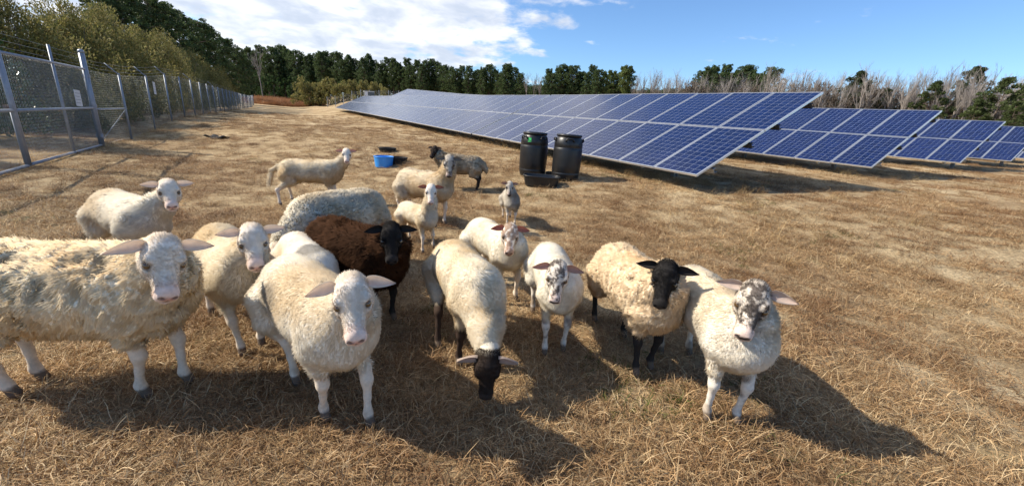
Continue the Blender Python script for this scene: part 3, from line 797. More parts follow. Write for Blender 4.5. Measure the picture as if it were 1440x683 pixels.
    fs = np.cross(fd, fn); fs /= np.linalg.norm(fs, axis=1)[:, None]+1e-9; fl = (.010+.006*(hv[hi_, 0] < .0))[:, None]*r.uniform(.6, 1.3, (nf, 1))*S; fw = .0010*S
    fb_ = fp-fn*.001; fm_ = fb_+fd*fl*.6
    SV = np.concatenate([SV, np.stack([fb_-fs*fw, fb_+fs*fw, fm_+fs*fw*.7, fm_-fs*fw*.7, fb_+fd*fl-fn*fl*.1], 1).reshape(-1, 3)])
    k5 = np.arange(nstr+nf)*5
    T1 = np.stack([k5, k5+1, k5+2], 1); T2 = np.stack([k5, k5+2, k5+3], 1); T3 = np.stack([k5+3, k5+2, k5+4], 1)
    SCc = np.repeat(C[tri[ti, 0]]*r.uniform(.95-.08*(far-1), 1.09, nstr)[:, None], 5, 0)
    SCc = np.concatenate([SCc, np.repeat(fc[hi_]*r.uniform(.93, 1.08, (nf, 1)), 5, 0)])
    sm = mesh_data('fleece', SV, np.concatenate([T1, T2, T3]), mat('sheep_fleece', attr='Col', rough=.9, spec=.1, trans=.45), True, np.clip(SCc, 0, 1))
    cn = nn*.9+td*.25; cn /= np.linalg.norm(cn, axis=1)[:, None]
    sm.normals_split_custom_set_from_vertices(np.repeat(np.concatenate([cn, fn]), 5, 0).astype(np.float32))
    mobj('fleece', sm, o)
    return o
def face_colour(v, kind, seed):
    n = len(v); off = np.array([seed*2.1, seed*.9, 0]); q = v+off
    white = np.repeat(col(.80, .71, .60)[None], n, 0)*(1+.08*fbm(q, 25, 2, 3))[:, None]
    pink = ss(.125, .185, v[:, 0])[:, None]*.40
    white = white*(1-pink)+PINK*1.05*pink
    if kind == 'white': return white
    if kind == 'pale': return white*(1-.25*ss(.0, .5, fbm(q, 30, 3, 4))[:, None])*col(.95, .90, .84)
    if kind == 'black': return np.repeat(BLACK[None]*1.25, n, 0)*(1+.3*fbm(q, 20, 2, 5))[:, None]
    if kind == 'darkbrown': return np.repeat(col(.040, .028, .022)[None], n, 0)*(1+.3*fbm(q, 20, 2, 5))[:, None]
    if kind == 'grey':
        k = ss(-.1, .3, fbm(q, 28, 3, 6))[:, None]; return white*.6*(1-k)+col(.13, .105, .085)*k
    if kind == 'speckle':      # black mottling over the brow and bridge on a white face
        bias = .30*ss(.22, .06, v[:, 0])*ss(.075, .02, np.abs(v[:, 1]))*ss(-.11, -.05, v[:, 2])-.10
        k = ss(-.10, .14, fbm(q, 30, 3, 7)*.75+vnoise(q, 115, 77)*.32+bias-.09)[:, None]*.90; return white*.97*(1-k)+col(.075, .056, .048)*k
    if kind == 'speckbrown':
        k = ss(.0, .12, fbm(q, 45, 3, 8)+.12)[:, None]; return white*(1-.8*k)+col(.30, .17, .10)*.8*k
    return white

def build_sheep():
    S_ = make_sheep
    S_('large cream sheep with shaggy flank at the left picture edge, looking at the camera', (234, 548), 6, 1.04, poll=(230, 345), pollpos=(.44, -.10, .78), head_pitch=-34, head_roll=-14, fat=1.04,
       feet={'FL': (263, 540), 'FR': (203, 560), 'HL': (60, 536), 'HR': (20, 560)}, wool='shag', wcol=col(.84, .73, .54), face='white', ear=(.05, .35), seed=11, nstr=46000, res=.011, head_scale=1.08, earlen=.112)
    S_('white sheep with flared ears and pink nose, frontmost of the flock', (487, 594), -42, .96, poll=(493, 400), pollpos=(.40, -.10, .76), head_pitch=-30, head_roll=6, fat=1.08,
       feet={'FR': (457, 590), 'FL': (519, 598), 'HR': (417, 541)}, wool='hair', wcol=col(.74, .68, .57), face='white', ear=(.25, .25), seed=12, nstr=46000, res=.0105, head_scale=1.10,
       patches=[((-.12, -.2, .58), .13, (.30, .26, .21))])
    S_('short haired white sheep standing behind the large left one, ears straight out', (220, 396), -28, .94, poll=(236, 259), pollpos=(.44, 0, .84), head_pitch=-24, fat=1.0,
       wool='hair', wcol=col(.78, .73, .63), face='white', ear=(-.02, -.02), seed=13, nstr=30000, head_scale=1.05)
    S_('white sheep between the large left one and the front centre one, ears out, smiling face', (352, 492), -45, .95, poll=(354, 325), pollpos=(.42, -.05, .80), head_pitch=-28,
       feet={'FR': (341, 500), 'FL': (368, 486)}, wool='hair', wcol=col(.70, .62, .48), face='white', ear=(-.02, .08), seed=14, nstr=32000, fat=.98, head_scale=1.05)
    S_('pale sheep with a grey patch mostly hidden behind the front centre sheep', (452, 476), -50, .84, pollpos=(.56, .0, .40), head_pitch=-55, wool='hair', wcol=col(.74, .68, .58), face='grey', seed=15, nstr=16000,
       patches=[((.20, 0, .68), .17, (.10, .095, .09))])
    S_('dark brown long woolled sheep with a black head', (538, 456), -32, .92, poll=(550, 322), pollpos=(.42, -.06, .76), head_pitch=-36, wool='long', wcol=BROWN*1.0, wcol2=BROWN*.5, face='black', legs='black',
       ear=(.12, .22), seed=16, nstr=46000, fat=1.0, earlen=.108, head_scale=1.08)
    S_('round white woolly sheep with its rump turned up and its head hidden', (446, 398), -112, 1.02, pollpos=(.58, 0, .40), head_pitch=-50, wool='wool', wcol=col(.80, .74, .62), face='white', seed=17, nstr=40000, fat=1.16, tail=.05)
    S_('cream sheep with a long tail standing broadside near the blue tub', (468, 287), 8, .96, poll=(487, 212), pollpos=(.50, 0, .82), head_pitch=-28, wool='hair', wcol=col(.72, .63, .48), face='white', ear=(.0, .05),
       earcol=(.62, .40, .32), seed=18, nstr=14000, tail=.24, tailout=.06, feet={'HR': (395, 291)})
    S_('white sheep with a grey mottled face in front of the grey woolly one', (618, 318), -32, .98, poll=(632, 223), pollpos=(.46, 0, .84), head_pitch=-50, wool='hair', wcol=col(.70, .61, .47), face='grey', legs='white', ear=(.15, .1), seed=19, nstr=14000, head_scale=1.1)
    S_('small white lamb with red brown ears in front of the grey faced sheep', (600, 353), -44, .70, poll=(606, 263), pollpos=(.46, 0, .90), head_pitch=-40, wool='hair', wcol=col(.72, .64, .50), face='white', earcol=(.42, .17, .10), ear=(.05, .08), seed=20,
       nstr=12000, narrow=.85, feet={'FR': (594, 357), 'FL': (609, 349)}, head_scale=1.2)
    S_('grey curly woolled sheep with dark legs turned to the left, in front of the panels', (628, 266), 176, .92, poll=(611, 208), pollpos=(.44, 0, .86), head_yaw=-110, head_pitch=-35, wool='wool', wcol=col(.56, .47, .35), wcol2=col(.38, .31, .22), face='darkbrown', earcol=(.12, .08, .06), legs='black', tail=.06, ear=(.0, .1), seed=21, nstr=14000, head_scale=1.05)
    S_('small grey and white lamb facing the camera alone in front of the barrels', (718, 317), -80, .66, poll=(717, 258), pollpos=(.42, 0, .86), head_pitch=-42, wool='hair', wcol=col(.62, .57, .49), wcol2=col(.26, .24, .21), face='grey', legs='white', earcol=(.5, .34, .26), seed=22, nstr=9000, narrow=.85, head_scale=1.2)
    S_('white sheep with red ears and a brown speckled face, behind the grazing sheep', (712, 424), -58, .86, poll=(718, 321), pollpos=(.44, 0, .80), head_pitch=-34, wool='hair', wcol=col(.76, .70, .58), face='speckbrown', earcol=(.48, .18, .12), ear=(.15, .2), seed=23, nstr=16000, head_scale=1.08)
    S_('grazing cream sheep with a dark brown head lowered to the grass', (668, 516), -66, .91, poll=(686, 507), pollpos=(.72, .02, .30), head_pitch=-66, wool='hair', wcol=col(.72, .64, .50), face='darkbrown', legs='brown',
       feet={'FR': (645, 513), 'HR': (616, 489)}, ear=(.45, .45), earcol=(.50, .40, .33), seed=24, nstr=40000, fat=1.08, res=.0105, head_scale=1.05)
    S_('narrow white sheep with a grey speckled face, right of the grazing sheep', (778, 496), -86, .86, poll=(785, 376), pollpos=(.42, 0, .78), head_pitch=-40, wool='hair', wcol=col(.74, .69, .58), face='speckle', legs='spot', ear=(.22, .26), earcol=(.55, .36, .28), seed=25, nstr=18000,
       feet={'FR': (765, 499), 'FL': (791, 493)}, narrow=.92, head_scale=1.08)
    S_('tan woolled sheep with a black head and black legs', (902, 521), -80, .90, poll=(938, 377), pollpos=(.50, .10, .78), head_pitch=-40, head_roll=0, wool='shag', wcol=col(.74, .60, .42), face='black', legs='black',
       feet={'FR': (892, 527), 'FL': (912, 518), 'HR': (835, 452), 'HL': (876, 474)}, ear=(.10, .12), seed=26, nstr=40000, fat=.98, res=.0105, earlen=.108, head_scale=1.10)
    S_('cream sheep with a black speckled face at the right of the flock', (1012, 592), -88, .93, poll=(1063, 409), pollpos=(.46, .10, .76), head_pitch=-36, head_roll=-3, wool='hair', wcol=col(.70, .61, .47), wcol2=col(.78, .74, .66), face='speckle', legs='spot',
       feet={'FR': (991, 590), 'FL': (1032, 595)}, ear=(.12, .12), earcol=(.60, .52, .45), seed=27, nstr=46000, fat=1.06, res=.0105, head_scale=1.12)
# ------------------------------------------------------------------ fences and gate
def chain_link(w, h, d=.058, r=.0012):
    """woven diamond mesh, x along, z up: every wire a zigzag of three-sided rods"""
    b_V = []; b_F = []
    nx = int(round(w/d)); nz = int(round(h/d)); dx = w/nx; dz = h/nz
    for i in range(nx):
        for par in (0,):
            pts = []
            for k in range(nz*2+1):
                side = (k % 2)
                pts.append(((i+side*1.0)*dx*1.0, (.004 if k % 2 else -.004), k*dz/2))
            n0 = len(b_V)
            for (x, y, z) in pts:
                for a in range(3): b_V.append((x+r*math.cos(2.1*a)*1.2, y+r*math.sin(2.1*a)*1.2, z))
            for k in range(len(pts)-1):
                for a in range(3):
                    a2 = (a+1) % 3; b_F.append((n0+3*k+a, n0+3*k+a2, n0+3*k+3+a2, n0+3*k+3+a))
    return np.array(b_V), np.array(b_F)
def build_fence():
    GALV = mat('galvanised_pipe', (.27, .30, .345), .5, .35, var=.15, scale=8, bump=.04)
    WIRE = mat('chain_link_wire', (.38, .41, .44), .45, .6, var=.15, scale=3)
    S0 = -4.25; HT = 1.95
    # ---- long fence: bays of about 3.1 m from the gate post to the far end of the field
    es = [15.05, 17.65]+[17.65+3.12*k for k in range(1, 27)]
    root = empty('chain_link_fence', SE(S0, es[0]))
    tag(root, 'long chain link fence running from the gate post to the far end of the field', 'fence')
    rinv = -np.array(root.location)
    V, F = chain_link(3.12, HT-.06, .058, .0010); bay = mesh_data('chain_link_mesh', V, F, WIRE)
    V, F = chain_link(2.60, HT-.06); bay0 = mesh_data('chain_link_mesh', V, F, WIRE)
    P = [SE(S0, e) for e in es]
    def RL(p): return np.asarray(p)+rinv
    for i, e in enumerate(es):
        if i == 0: continue
        b = MB(); b.tube(RL(P[i])-[0, 0, .1], RL(P[i])+[0, 0, HT], .030, n=10)
        pst = b.build('post', GALV, root, smooth=True)
        if i in (1, 2, 3, 5, 8):
            b = MB(); arm = RL(P[i])+np.array([0, 0, HT]); b.tube(arm, arm-N3*.28+np.array([0, 0, .30]), .016, n=6); b.build('barb_arm', GALV, pst, smooth=True)
            b = MB(); b.lathe([(.036, 0), (.036, .03), (.02, .05), (0.0, .055)], 10, RL(P[i])+np.array([0, 0, HT-.01])); b.build('post_cap', GALV, pst, smooth=True)
    for i in range(len(es)-1):
        a, c = RL(P[i]), RL(P[i+1]); L = np.linalg.norm((c-a)[:2]); ang = math.atan2((c-a)[1], (c-a)[0])
        o = mobj('chain_link_mesh', bay0 if i == 0 else bay, root, a-N3*.035+np.array([0, 0, .04]), (0, -math.atan2((c-a)[2], L), ang))
        if i == 0:
            b = MB(); b.tube(a+[0, 0, .95], c+[0, 0, .95], .021, n=8); b.build('brace_rail', GALV, root, smooth=True)
            b = MB(); b.tube(a+[0, 0, .12], c+[0, 0, .93], .006, n=5); b.build('truss_rod', GALV, root)
    for k, (off, hh) in enumerate(((.08, .09), (.17, .19), (.26, .29))):
        b = MB(); pts = [RL(p)-N3*off+np.array([0, 0, HT+hh-.015]) for p in P[:15]]
        q = []
        for a, c in zip(pts[:-1], pts[1:]): q += [a, (a+c)/2-np.array([0, 0, .02])]
        b.path(q+[pts[-1]], .0025, 3, False); b.build('barbed_wire', WIRE, root)
    b = MB(); b.path([RL(p)-N3*.036+np.array([0, 0, HT-.03]) for p in P], .003, 3, False); b.build('tension_wire', WIRE, root)
    # ---- gate post and gate leaves
    gp = SE(-4.20, 14.85); b = MB(); b.tube((0, 0, -.1), (0, 0, 2.32), .060, n=16); g = b.build('gate_post', GALV, None, gp, smooth=True)
    tag(g, 'thick galvanised gate post at the hinge side of the chain link gate', 'post')
    b = MB(); b.lathe([(.066, 0), (.066, .04), (.045, .075), (0, .09)], 14, (0, 0, 2.30)); b.build('cap', GALV, g, smooth=True)
    for z in (.25, 1.0, 1.72): b = MB(); b.tube((0, 0, z), (0, 0, z+.09), .070, n=14); b.box((.02, -.07, z+.045), (.05, .06, .07)); b.build('hinge', GALV, g)
    def leaf(A, B, label, mids, hh=1.86, ext=.35):
        a, c = SE(*A), SE(*B); a[2] += .06; c[2] += .06; L = np.linalg.norm(c-a); root = empty('gate_leaf', a); X = (c-a)/L
        root.rotation_euler = (0, -math.asin(X[2]), math.atan2(X[1], X[0]))
        tag(root, label, 'gate')
        for x in (.0, L):
            b = MB(); b.tube((x, 0, 0), (x, 0, hh+ext), .030, n=10); b.build('stile', GALV, root, smooth=True)
        for x in mids: b = MB(); b.tube((x, 0, 0), (x, 0, hh+ext), .026, n=10); b.build('upright', GALV, root, smooth=True)
        for z in (.0, hh*.50, hh): b = MB(); b.tube((0, 0, z), (L, 0, z), .028, n=10); b.build('rail', GALV, root, smooth=True)
        V, F = chain_link(L, hh-.04, .058, .0021); mobj('chain_link_mesh', mesh_data('chain_link_mesh', V, F, WIRE), root, (0, -.034, .02))
        for k in range(3):
            b = MB(); b.path([(x, 0, hh+.09+.11*k) for x in np.linspace(0, L, 8)], .0025, 3, False); b.build('barbed_wire', WIRE, root)
        return root, L
    r1, L1 = leaf((-4.18, 14.72), (-4.00, 10.55), 'right leaf of the chain link gate with a white sign, hinged on the thick post', [1.95])
    r2, L2 = leaf((-3.96, 10.38), (-3.75, 6.2), 'left leaf of the chain link gate, cut by the left picture edge', [2.1])
    b = MB(); b.tube((L1-.06, -.06, -.10), (L1-.06, -.06, .92), .024, n=8); b.tube((L1-.16, -.06, -.04), (L1-.16, -.06, .86), .020, n=8); b.build('drop_rod', GALV, r1, smooth=True)
    b = MB(); b.box((L1+.03, -.04, .98), (.30, .05, .07)); b.build('latch', mat('latch_rust', (.16, .09, .06), .7, .3, var=.3), r1)
    # ---- signs
    SIGN = mat('sign_white', (.62, .63, .62), .55, var=.06, scale=12)
    INK = mat('sign_print', (.30, .31, .32), .6)
    for nm, (s, e, z, w, h, lab) in {'a': (-4.08, 13.62, 1.20, .34, .36, 'small white notice sign wired to the right gate leaf'), 'b': (-4.21, 21.6, 1.50, .34, .46, 'small white notice sign wired to the fence beside the second post')}.items():
        p = SE(s, e); b = MB(); b.box((0, 0, 0), (w, .004, h))
        o = b.build('notice_sign', SIGN, None, (p[0], p[1], p[2]+z), (0, math.radians(3), math.atan2(D3[1], D3[0]))); tag(o, lab, 'sign')
        b = MB()
        for k in range(4): b.box(((-.03 if k % 2 else 0), -.0035, h*.30-k*h*.2), (w*(.72 if k % 2 else .8), .002, h*.035))
        b.build('print', INK, o)
    # ---- far fence across the field end, in front of the far hedge
    A, Bp = gpt(458, 147.5), None
    A = atd(460, 140, 84); Bp = atd(575, 140, 74)
    n = 9; root = empty('chain_link_fence', (A[0], A[1], tz(A[0], A[1]))); tag(root, 'distant chain link fence beyond the far end of the front panel row', 'fence')
    dv = (Bp-A)/n; L = np.linalg.norm(dv[:2]); ang = math.atan2(dv[1], dv[0])
    V, F = chain_link(L, 2.0, .11, .004); fm = mesh_data('chain_link_mesh', V, F, WIRE)
    for k in range(n+1):
        p = A+dv*k; q = np.array([p[0]-A[0], p[1]-A[1], tz(p[0], p[1])-tz(A[0], A[1])])
        b = MB(); b.tube(q-[0, 0, .1], q+[0, 0, 2.1], .05, n=6); b.build('post', GALV, root)
        if k < n: mobj('chain_link_mesh', fm, root, q+[0, 0, .05], (0, 0, ang))

# ------------------------------------------------------------------ trees
def leafcloud(centres, radii, per, size, seed, aspect=2.2, flat=.75, cols=None, updir=.3):
    """small leaf faces spread through clump volumes; returns V,F,C"""
    r = np.random.default_rng(seed); n = len(centres); per = np.asarray(per if hasattr(per, '__len__') else [per]*n); idx = np.repeat(np.arange(n), per); m = len(idx)
    d = r.normal(size=(m, 3)); d /= np.linalg.norm(d, axis=1)[:, None]; rad = r.uniform(.25, 1, m)**.5
    rr = np.asarray(radii)[idx]; rr = rr if rr.ndim == 2 else np.stack([rr, rr, rr*flat], 1)
    p = np.asarray(centres)[idx]+d*rad[:, None]*rr
    t = d*.6+r.normal(0, .7, (m, 3))+np.array([0, 0, updir]); t /= np.linalg.norm(t, axis=1)[:, None]
    s = np.cross(t, r.normal(size=(m, 3))); s /= np.linalg.norm(s, axis=1)[:, None]+1e-9
    sz = size*r.uniform(.6, 1.35, m); w = (sz/aspect)[:, None]; sz = sz[:, None]
    V = np.stack([p-t*sz*.5, p+s*w*.5, p+t*sz*.5, p-s*w*.5], 1).reshape(-1, 3)
    F = np.arange(m*4).reshape(m, 4)
    cc = np.array(cols)[r.integers(0, len(cols), m)]*r.uniform(.7, 1.3, (m, 1))*(r.uniform(.8, 1.2, (n, 1))[idx])
    return V, F, np.repeat(np.clip(cc, 0, 1), 4, 0)
def limb_paths(b, paths, n=5):
    for P, R in paths: b.path(P, R, n)
def pine_proto(H, seed, clumps=70, per=34, leaf=.42, crown0=.38, wid=.17, cols=None, rough=0):
    r = np.random.default_rng(seed); cols = cols or [(.065, .098, .034), (.085, .125, .042), (.050, .080, .030), (.105, .140, .052)]
    tr = MB(); lean = r.normal(0, .02, 2); P = [np.array([lean[0]*z, lean[1]*z, z])+np.append(r.normal(0, .05, 2), 0) for z in np.linspace(-.3, H*.96, 7)]
    tr.path(P, list(np.linspace(.014*H, .0025*H, 7)), 7); C = []; R = []; paths = []
    for i in range(clumps):
        u = (i+r.uniform())/clumps; z = H*(crown0+(1-crown0)*u**.9); prof = (math.sin(PI*min(1, .18+.82*u)))**.7*(.65+.5*r.uniform()) if not rough else (.30+.70*math.sin(PI*min(1., .22+.72*u))**.8)*(.55+.6*r.uniform())*(1+.18*math.sin(7*u+seed+2*math.sin(seed*1.7)))
        a = r.uniform(0, 2*PI); q = wid*H*prof*math.sqrt(r.uniform(.15, 1)); c = np.array([lean[0]*z+q*math.cos(a), lean[1]*z+q*math.sin(a), z+q*.22])
        C.append(c); R.append(H*r.uniform(.026 if rough else .035, .050 if rough else .062)*(1.1-.35*u))
        if i % 2 == 0: t0 = np.array([lean[0]*z, lean[1]*z, z-.12*q]); paths.append(([t0, (t0+c)/2-[0, 0, .02*H*.3], c], [.004*H, .003*H, .0012*H]))
    for i in range(4):
        z = H*r.uniform(crown0*.5, crown0); a = r.uniform(0, 2*PI); q = H*.08; paths.append(([np.array([0, 0, z]), np.array([q*math.cos(a), q*math.sin(a), z+.02*H])], [.003*H, .001*H]))
    limb_paths(tr, paths, 4)
    V, F, Cc = leafcloud(np.array(C), np.array(R), per, leaf, seed+1, 2.4, .7, cols)
    return tr, (V, F, Cc)
def bush_proto(w, d, h, seed, n=110, per=90, leaf=.10, cols=None, low=.06, aspect=2.6, plume=.5):
    """dense shrub reaching to the ground with upright plumes on top"""
    r = np.random.default_rng(seed); C = []; R = []; tr = MB()
    for i in range(n):
        a = r.uniform(0, 2*PI); u = r.uniform(low, 1)**.8; q = math.sqrt(r.uniform(.2, 1))*(1-.62*u**2.2)*(.78+.3*math.sin(3*a+seed))
        c = np.array([w/2*q*math.cos(a), d/2*q*math.sin(a), h*u*(.9+.12*math.sin(2*a+seed*2))]); C.append(c)
        rr = min(w, d, h)*r.uniform(.07, .13)
        R.append((rr, rr, rr*(1+plume*u*r.uniform(.3, 1.8))))
    for i in range(14):
        a = r.uniform(0, 2*PI); q = r.uniform(.1, .6); tr.path([(r.normal(0, .1), r.normal(0, .1), -.1), (w/4*q*math.cos(a), d/4*q*math.sin(a), h*.35), (w/2*q*math.cos(a), d/2*q*math.sin(a), h*.85)], [.03*h/3, .02*h/3, .006], 5)
    V, F, Cc = leafcloud(np.array(C), np.array(R), per, leaf, seed+1, aspect, 1, cols, .8)
    return tr, (V, F, Cc)
def bare_proto(H, seed, tint=1.):
    """leafless hardwood: forked trunk, limbs and fine twigs"""
    r = np.random.default_rng(seed); tr = MB(); tw = MB()
    def grow(p, d, L, rad, lev):
        n = 3; P = [p]; q = d.copy()
        for k in range(n): q = q+r.normal(0, .10 if lev else .04, 3)+np.array([0, 0, .05]); q /= np.linalg.norm(q); P.append(P[-1]+q*L/n)
        (tr if lev < 2 else tw).path(P, list(np.linspace(rad, rad*.5, n+1)), 5 if lev < 2 else 3, False)
        if lev >= 4: return
        kids = [7, 5, 4, 3][lev]
        for i in range(kids):
            t = r.uniform(.45 if lev == 0 else .25, 1.0); k = min(n-1, int(t*n)); b = P[k]+(P[k+1]-P[k])*(t*n-k)
            side = r.normal(size=3); side -= q*(side@q); side /= np.linalg.norm(side)+1e-9
            nd = q*r.uniform(.8, 1.1)+side*r.uniform(.2, .5)+np.array([0, 0, .25]); nd /= np.linalg.norm(nd)
            grow(b, nd, L*r.uniform(.42, .62)*(1.0 if lev else .75), rad*.42, lev+1)
    grow(np.array([0, 0, -.3]), np.array([r.normal(0, .03), r.normal(0, .03), 1.]), H*.62, .011*H, 0)
    return tr, tw
def tree_from(name, parts, loc, sc=1., rz=0., label=None, cat='tree', group=None):
    root = empty(name, loc, rz); root.scale = (sc*random.uniform(.92, 1.08), sc*random.uniform(.92, 1.08), sc)
    for nm, me in parts: mobj(nm, me, root)
    tag(root, label, cat, group); return root
ORD = ['first', 'second', 'third', 'fourth', 'fifth', 'sixth', 'seventh', 'eighth', 'ninth', 'tenth', 'eleventh', 'twelfth', 'thirteenth', 'fourteenth']
def hor(px): return 120.83+(px-37.78)*.07186
def build_trees():
    BARK = mat('pine_bark', (.12, .085, .065), .9, var=.3, scale=4); GREY = mat('grey_bark', (.26, .225, .195), .9, var=.25, scale=3)
    TWIG = mat('bare_twigs', (.27, .24, .22), .9, var=.2, scale=1)
    NEED = mat('needles', attr='Col', rough=.65, spec=.25, var=.2, scale=.6, trans=.35)
    LEAF = mat('glossy_leaves', attr='Col', rough=.22, spec=.5, var=.2, scale=2, trans=.12)
    def parts(pr, bark, leafm, tn='trunk', cn='crown'):
        tr, (V, F, C) = pr; return [(tn, tr.data(tn, bark, True)), (cn, mesh_data(cn, V, F, leafm, False, C))]
    pines = [parts(pine_proto(15, 50+i, 260, 44, .34, crown0=.16+.04*i, wid=.17+.012*(i % 3), rough=1), BARK, NEED) for i in range(5)]
    gold = [(.13, .16, .045), (.16, .19, .06), (.10, .13, .04)]  # lighter, yellower needle colours for the pines at the wood's edge
    warm = [parts(pine_proto(15, 70+i, 120, 42, .50, crown0=.05, wid=.165, cols=gold), BARK, NEED) for i in range(2)]
    # ---- pine wood along the back of the field
    prof = [(352, 72), (400, 72), (450, 78), (500, 82), (560, 87), (620, 92), (700, 97), (760, 98), (850, 97), (930, 99), (1000, 97), (1062, 100)]
    dist = [(352, 150), (560, 125), (760, 105), (930, 92), (1062, 84)]
    def ip(tab, x): return float(np.interp(x, [a for a, _ in tab], [b for _, b in tab]))
    def put(px, top, Y, proto, nm, label, cat, group=None, base_h=15., rz=None):
        p = atd(px, hor(px), Y); z = tz(p[0], p[1]); tp = atd(px, top, Y)[2]
        return tree_from(nm, proto, (p[0], p[1], z), (tp-z)/base_h, random.uniform(0, 6.28) if rz is None else rz, label, cat, group)
    px = 350.
    while px < 1066:
        gap = 732 < px < 764 or 880 < px < 968
        if not gap:
            big = ip(prof, px)+random.uniform(-7, 7); w = px > 836 and px < 882
            lab = 'yellow green pine at the edge of the wood behind the panels' if w else ('tall dark pine in the clump rising above the bare trees behind the panels' if px > 960 else 'dark pine in the straight wall of pines behind the panels')
            grp = 'yellow green pines behind the panels' if w else ('pine clump above the bare trees' if px > 960 else 'wall of pines behind the panels')
            put(px, big, ip(dist, px)+random.uniform(-4, 4), random.choice(warm if w else pines), 'pine_tree', lab, 'tree', grp)
        px += random.uniform(5, 9)
    # mass of pines behind the front trees, reads as one dark wood
    Vs, Fs, Cs, n0 = [], [], [], 0
    for k in range(260):
        x = random.uniform(340, 1075); Y = ip(dist, x)+random.uniform(8, 26); p = atd(x, hor(x), Y); z = tz(p[0], p[1]); top = atd(x, ip(prof, min(1062, x))+random.uniform(-3, 6)+(4 if 880 < x < 965 or 730 < x < 765 else 0), Y)[2]
        me = random.choice(pines)[1][1]; v = np.empty(len(me.vertices)*3, np.float32); me.vertices.foreach_get('co', v); v = v.reshape(-1, 3)
        c = np.empty(len(v)*4, np.float32); me.color_attributes['Col'].data.foreach_get('color', c); sc = (top-z)/15
        half = (len(v)//6)*4; v = v[:half]*1.0; v = (v-np.array([0, 0, 2.4]))@rotz(random.uniform(0, 6)).T*sc*np.array([1.15, 1.15, 1]); Vs.append(v+np.array([p[0], p[1], z])); Fs.append(np.arange(half).reshape(-1, 4)+n0); Cs.append(c.reshape(-1, 4)[:half, :3]); n0 += half
    o = mobj('pine_wood', mesh_data('pine_wood', np.concatenate(Vs), np.concatenate(Fs), NEED, False, np.concatenate(Cs))); tag(o, 'dark mass of pine wood filling the background behind the tree line', 'wood', kind='stuff')
    # ---- tall pines rising along the left behind the hedge
    lp = [parts(pine_proto(18, 90+i, 330, 60, .40, crown0=.12, wid=.24, rough=1), BARK, NEED) for i in range(3)]
    for k, (px, top, Y) in enumerate([(351, 82, 96), (338, 70, 84), (322, 56, 74), (306, 44, 66), (290, 32, 59), (272, 20, 52), (250, 8, 47), (226, 0, 43), (203, -10, 40), (178, -18, 37)]):
        put(px, top, Y, lp[k % 3], 'pine_tree', 'tall dark pine behind the left hedge, %s from the far end of its row' % ORD[k], 'tree', 'tall pines behind the left hedge', 18.)
    # ---- bare trees
    bare = []
    for i in range(5):
        tr, tw = bare_proto(13, 200+i); bare.append([('trunk', tr.data('trunk', GREY, True)), ('twigs', tw.data('twigs', TWIG))])
    def bput(px, top, Y, label, group): return put(px, top, Y, random.choice(bare), 'bare_tree', label, 'tree', group, 13.)
    bput(371, 66, 120, 'pale leafless tree at the corner of the left pine row', None)
    for x in (738, 747, 757): bput(x, 97+random.uniform(-3, 4), 100, 'leafless tree in the narrow gap of the pine wall', 'bare trees in the pine gap')
    x = 884.
    while x < 1010: bput(x, 99+random.uniform(-6, 6), random.uniform(80, 92), 'leafless grey brown tree in the bare thicket right of the pine wall', 'bare thicket behind the panels'); x += random.uniform(3.5, 7)
    x = 1012.
    while x < 1062: bput(x, 97+random.uniform(-5, 6), random.uniform(72, 80), 'leafless tree standing in front of the dark pine clump', 'bare trees by the pine clump'); x += random.uniform(7, 13)
    x = 1064.
    while x < 1470: bput(x, 92+random.uniform(-10, 12), random.uniform(54, 72), 'leafless tree in the bare wood behind the right hand panels', 'bare wood at the right'); x += random.uniform(3.2, 6.5)
    # low brown understorey beneath the bare trees
    bc = [(.16, .125, .095), (.20, .16, .125), (.12, .095, .07)]
    us = [parts(bush_proto(7, 5, 5, 260+i, 70, 60, .34, bc, .02, 6), GREY, NEED, 'stems', 'foliage') for i in range(2)]
    x = 885.
    while x < 1480: put(x, (124 if x < 1060 else 128)+random.uniform(-12, 8), random.uniform(56, 66) if x > 1060 else 76, random.choice(us), 'brush_thicket', 'brown brush under the leafless trees behind the panels', 'shrub', 'brush under the bare trees', 5.); x += random.uniform(16, 26)
    rp = [parts(pine_proto(12, 120+i, 90, 70, .36, crown0=.30, wid=.2, cols=[(.045, .065, .026), (.06, .08, .032), (.035, .05, .022)]), BARK, NEED) for i in range(2)]
    rg = [parts(pine_proto(12, 130+i, 90, 70, .36, crown0=.12, wid=.27, cols=[(.075, .10, .032), (.09, .115, .04), (.055, .075, .025)]), BARK, NEED) for i in range(2)]
    put(1183, 99, 58, rp[0], 'pine_tree', 'single dark pine above the gap between the first two panel rows', 'tree', None, 12.)
    put(1222, 124, 60, rp[1], 'pine_tree', 'small thin dark pine right of the single dark pine', 'tree', None, 12.)
    put(1286, 113, 55, rg[0], 'pine_tree', 'dark green bushy pine over the right end of the second panel row', 'tree', None, 12.)
    put(1330, 92, 60, rp[1], 'pine_tree', 'tall grey green pine veiled by bare trees near the right edge', 'tree', None, 12.)
    put(1376, 107, 50, rg[1], 'pine_tree', 'green pine with open crown over the third panel row', 'tree', None, 12.)
    put(1422, 105, 47, rg[0], 'pine_tree', 'green pine at the right picture edge', 'tree', None, 12.)
    put(1402, 142, 46, rg[1], 'pine_tree', 'low green pine between the two rightmost pines', 'tree', None, 12.)
    put(1350, 138, 50, rg[0], 'pine_tree', 'low olive pine above the end of the third panel row', 'tree', None, 12.)
    # ---- far hedge and young pines at the end of the field
    oc = [(.21, .195, .055), (.27, .24, .08), (.15, .155, .05), (.32, .26, .10)]
    fb = [parts(bush_proto(6, 4, 4, 280+i, 80, 60, .28, oc), BARK, NEED, 'stems', 'foliage') for i in range(2)]
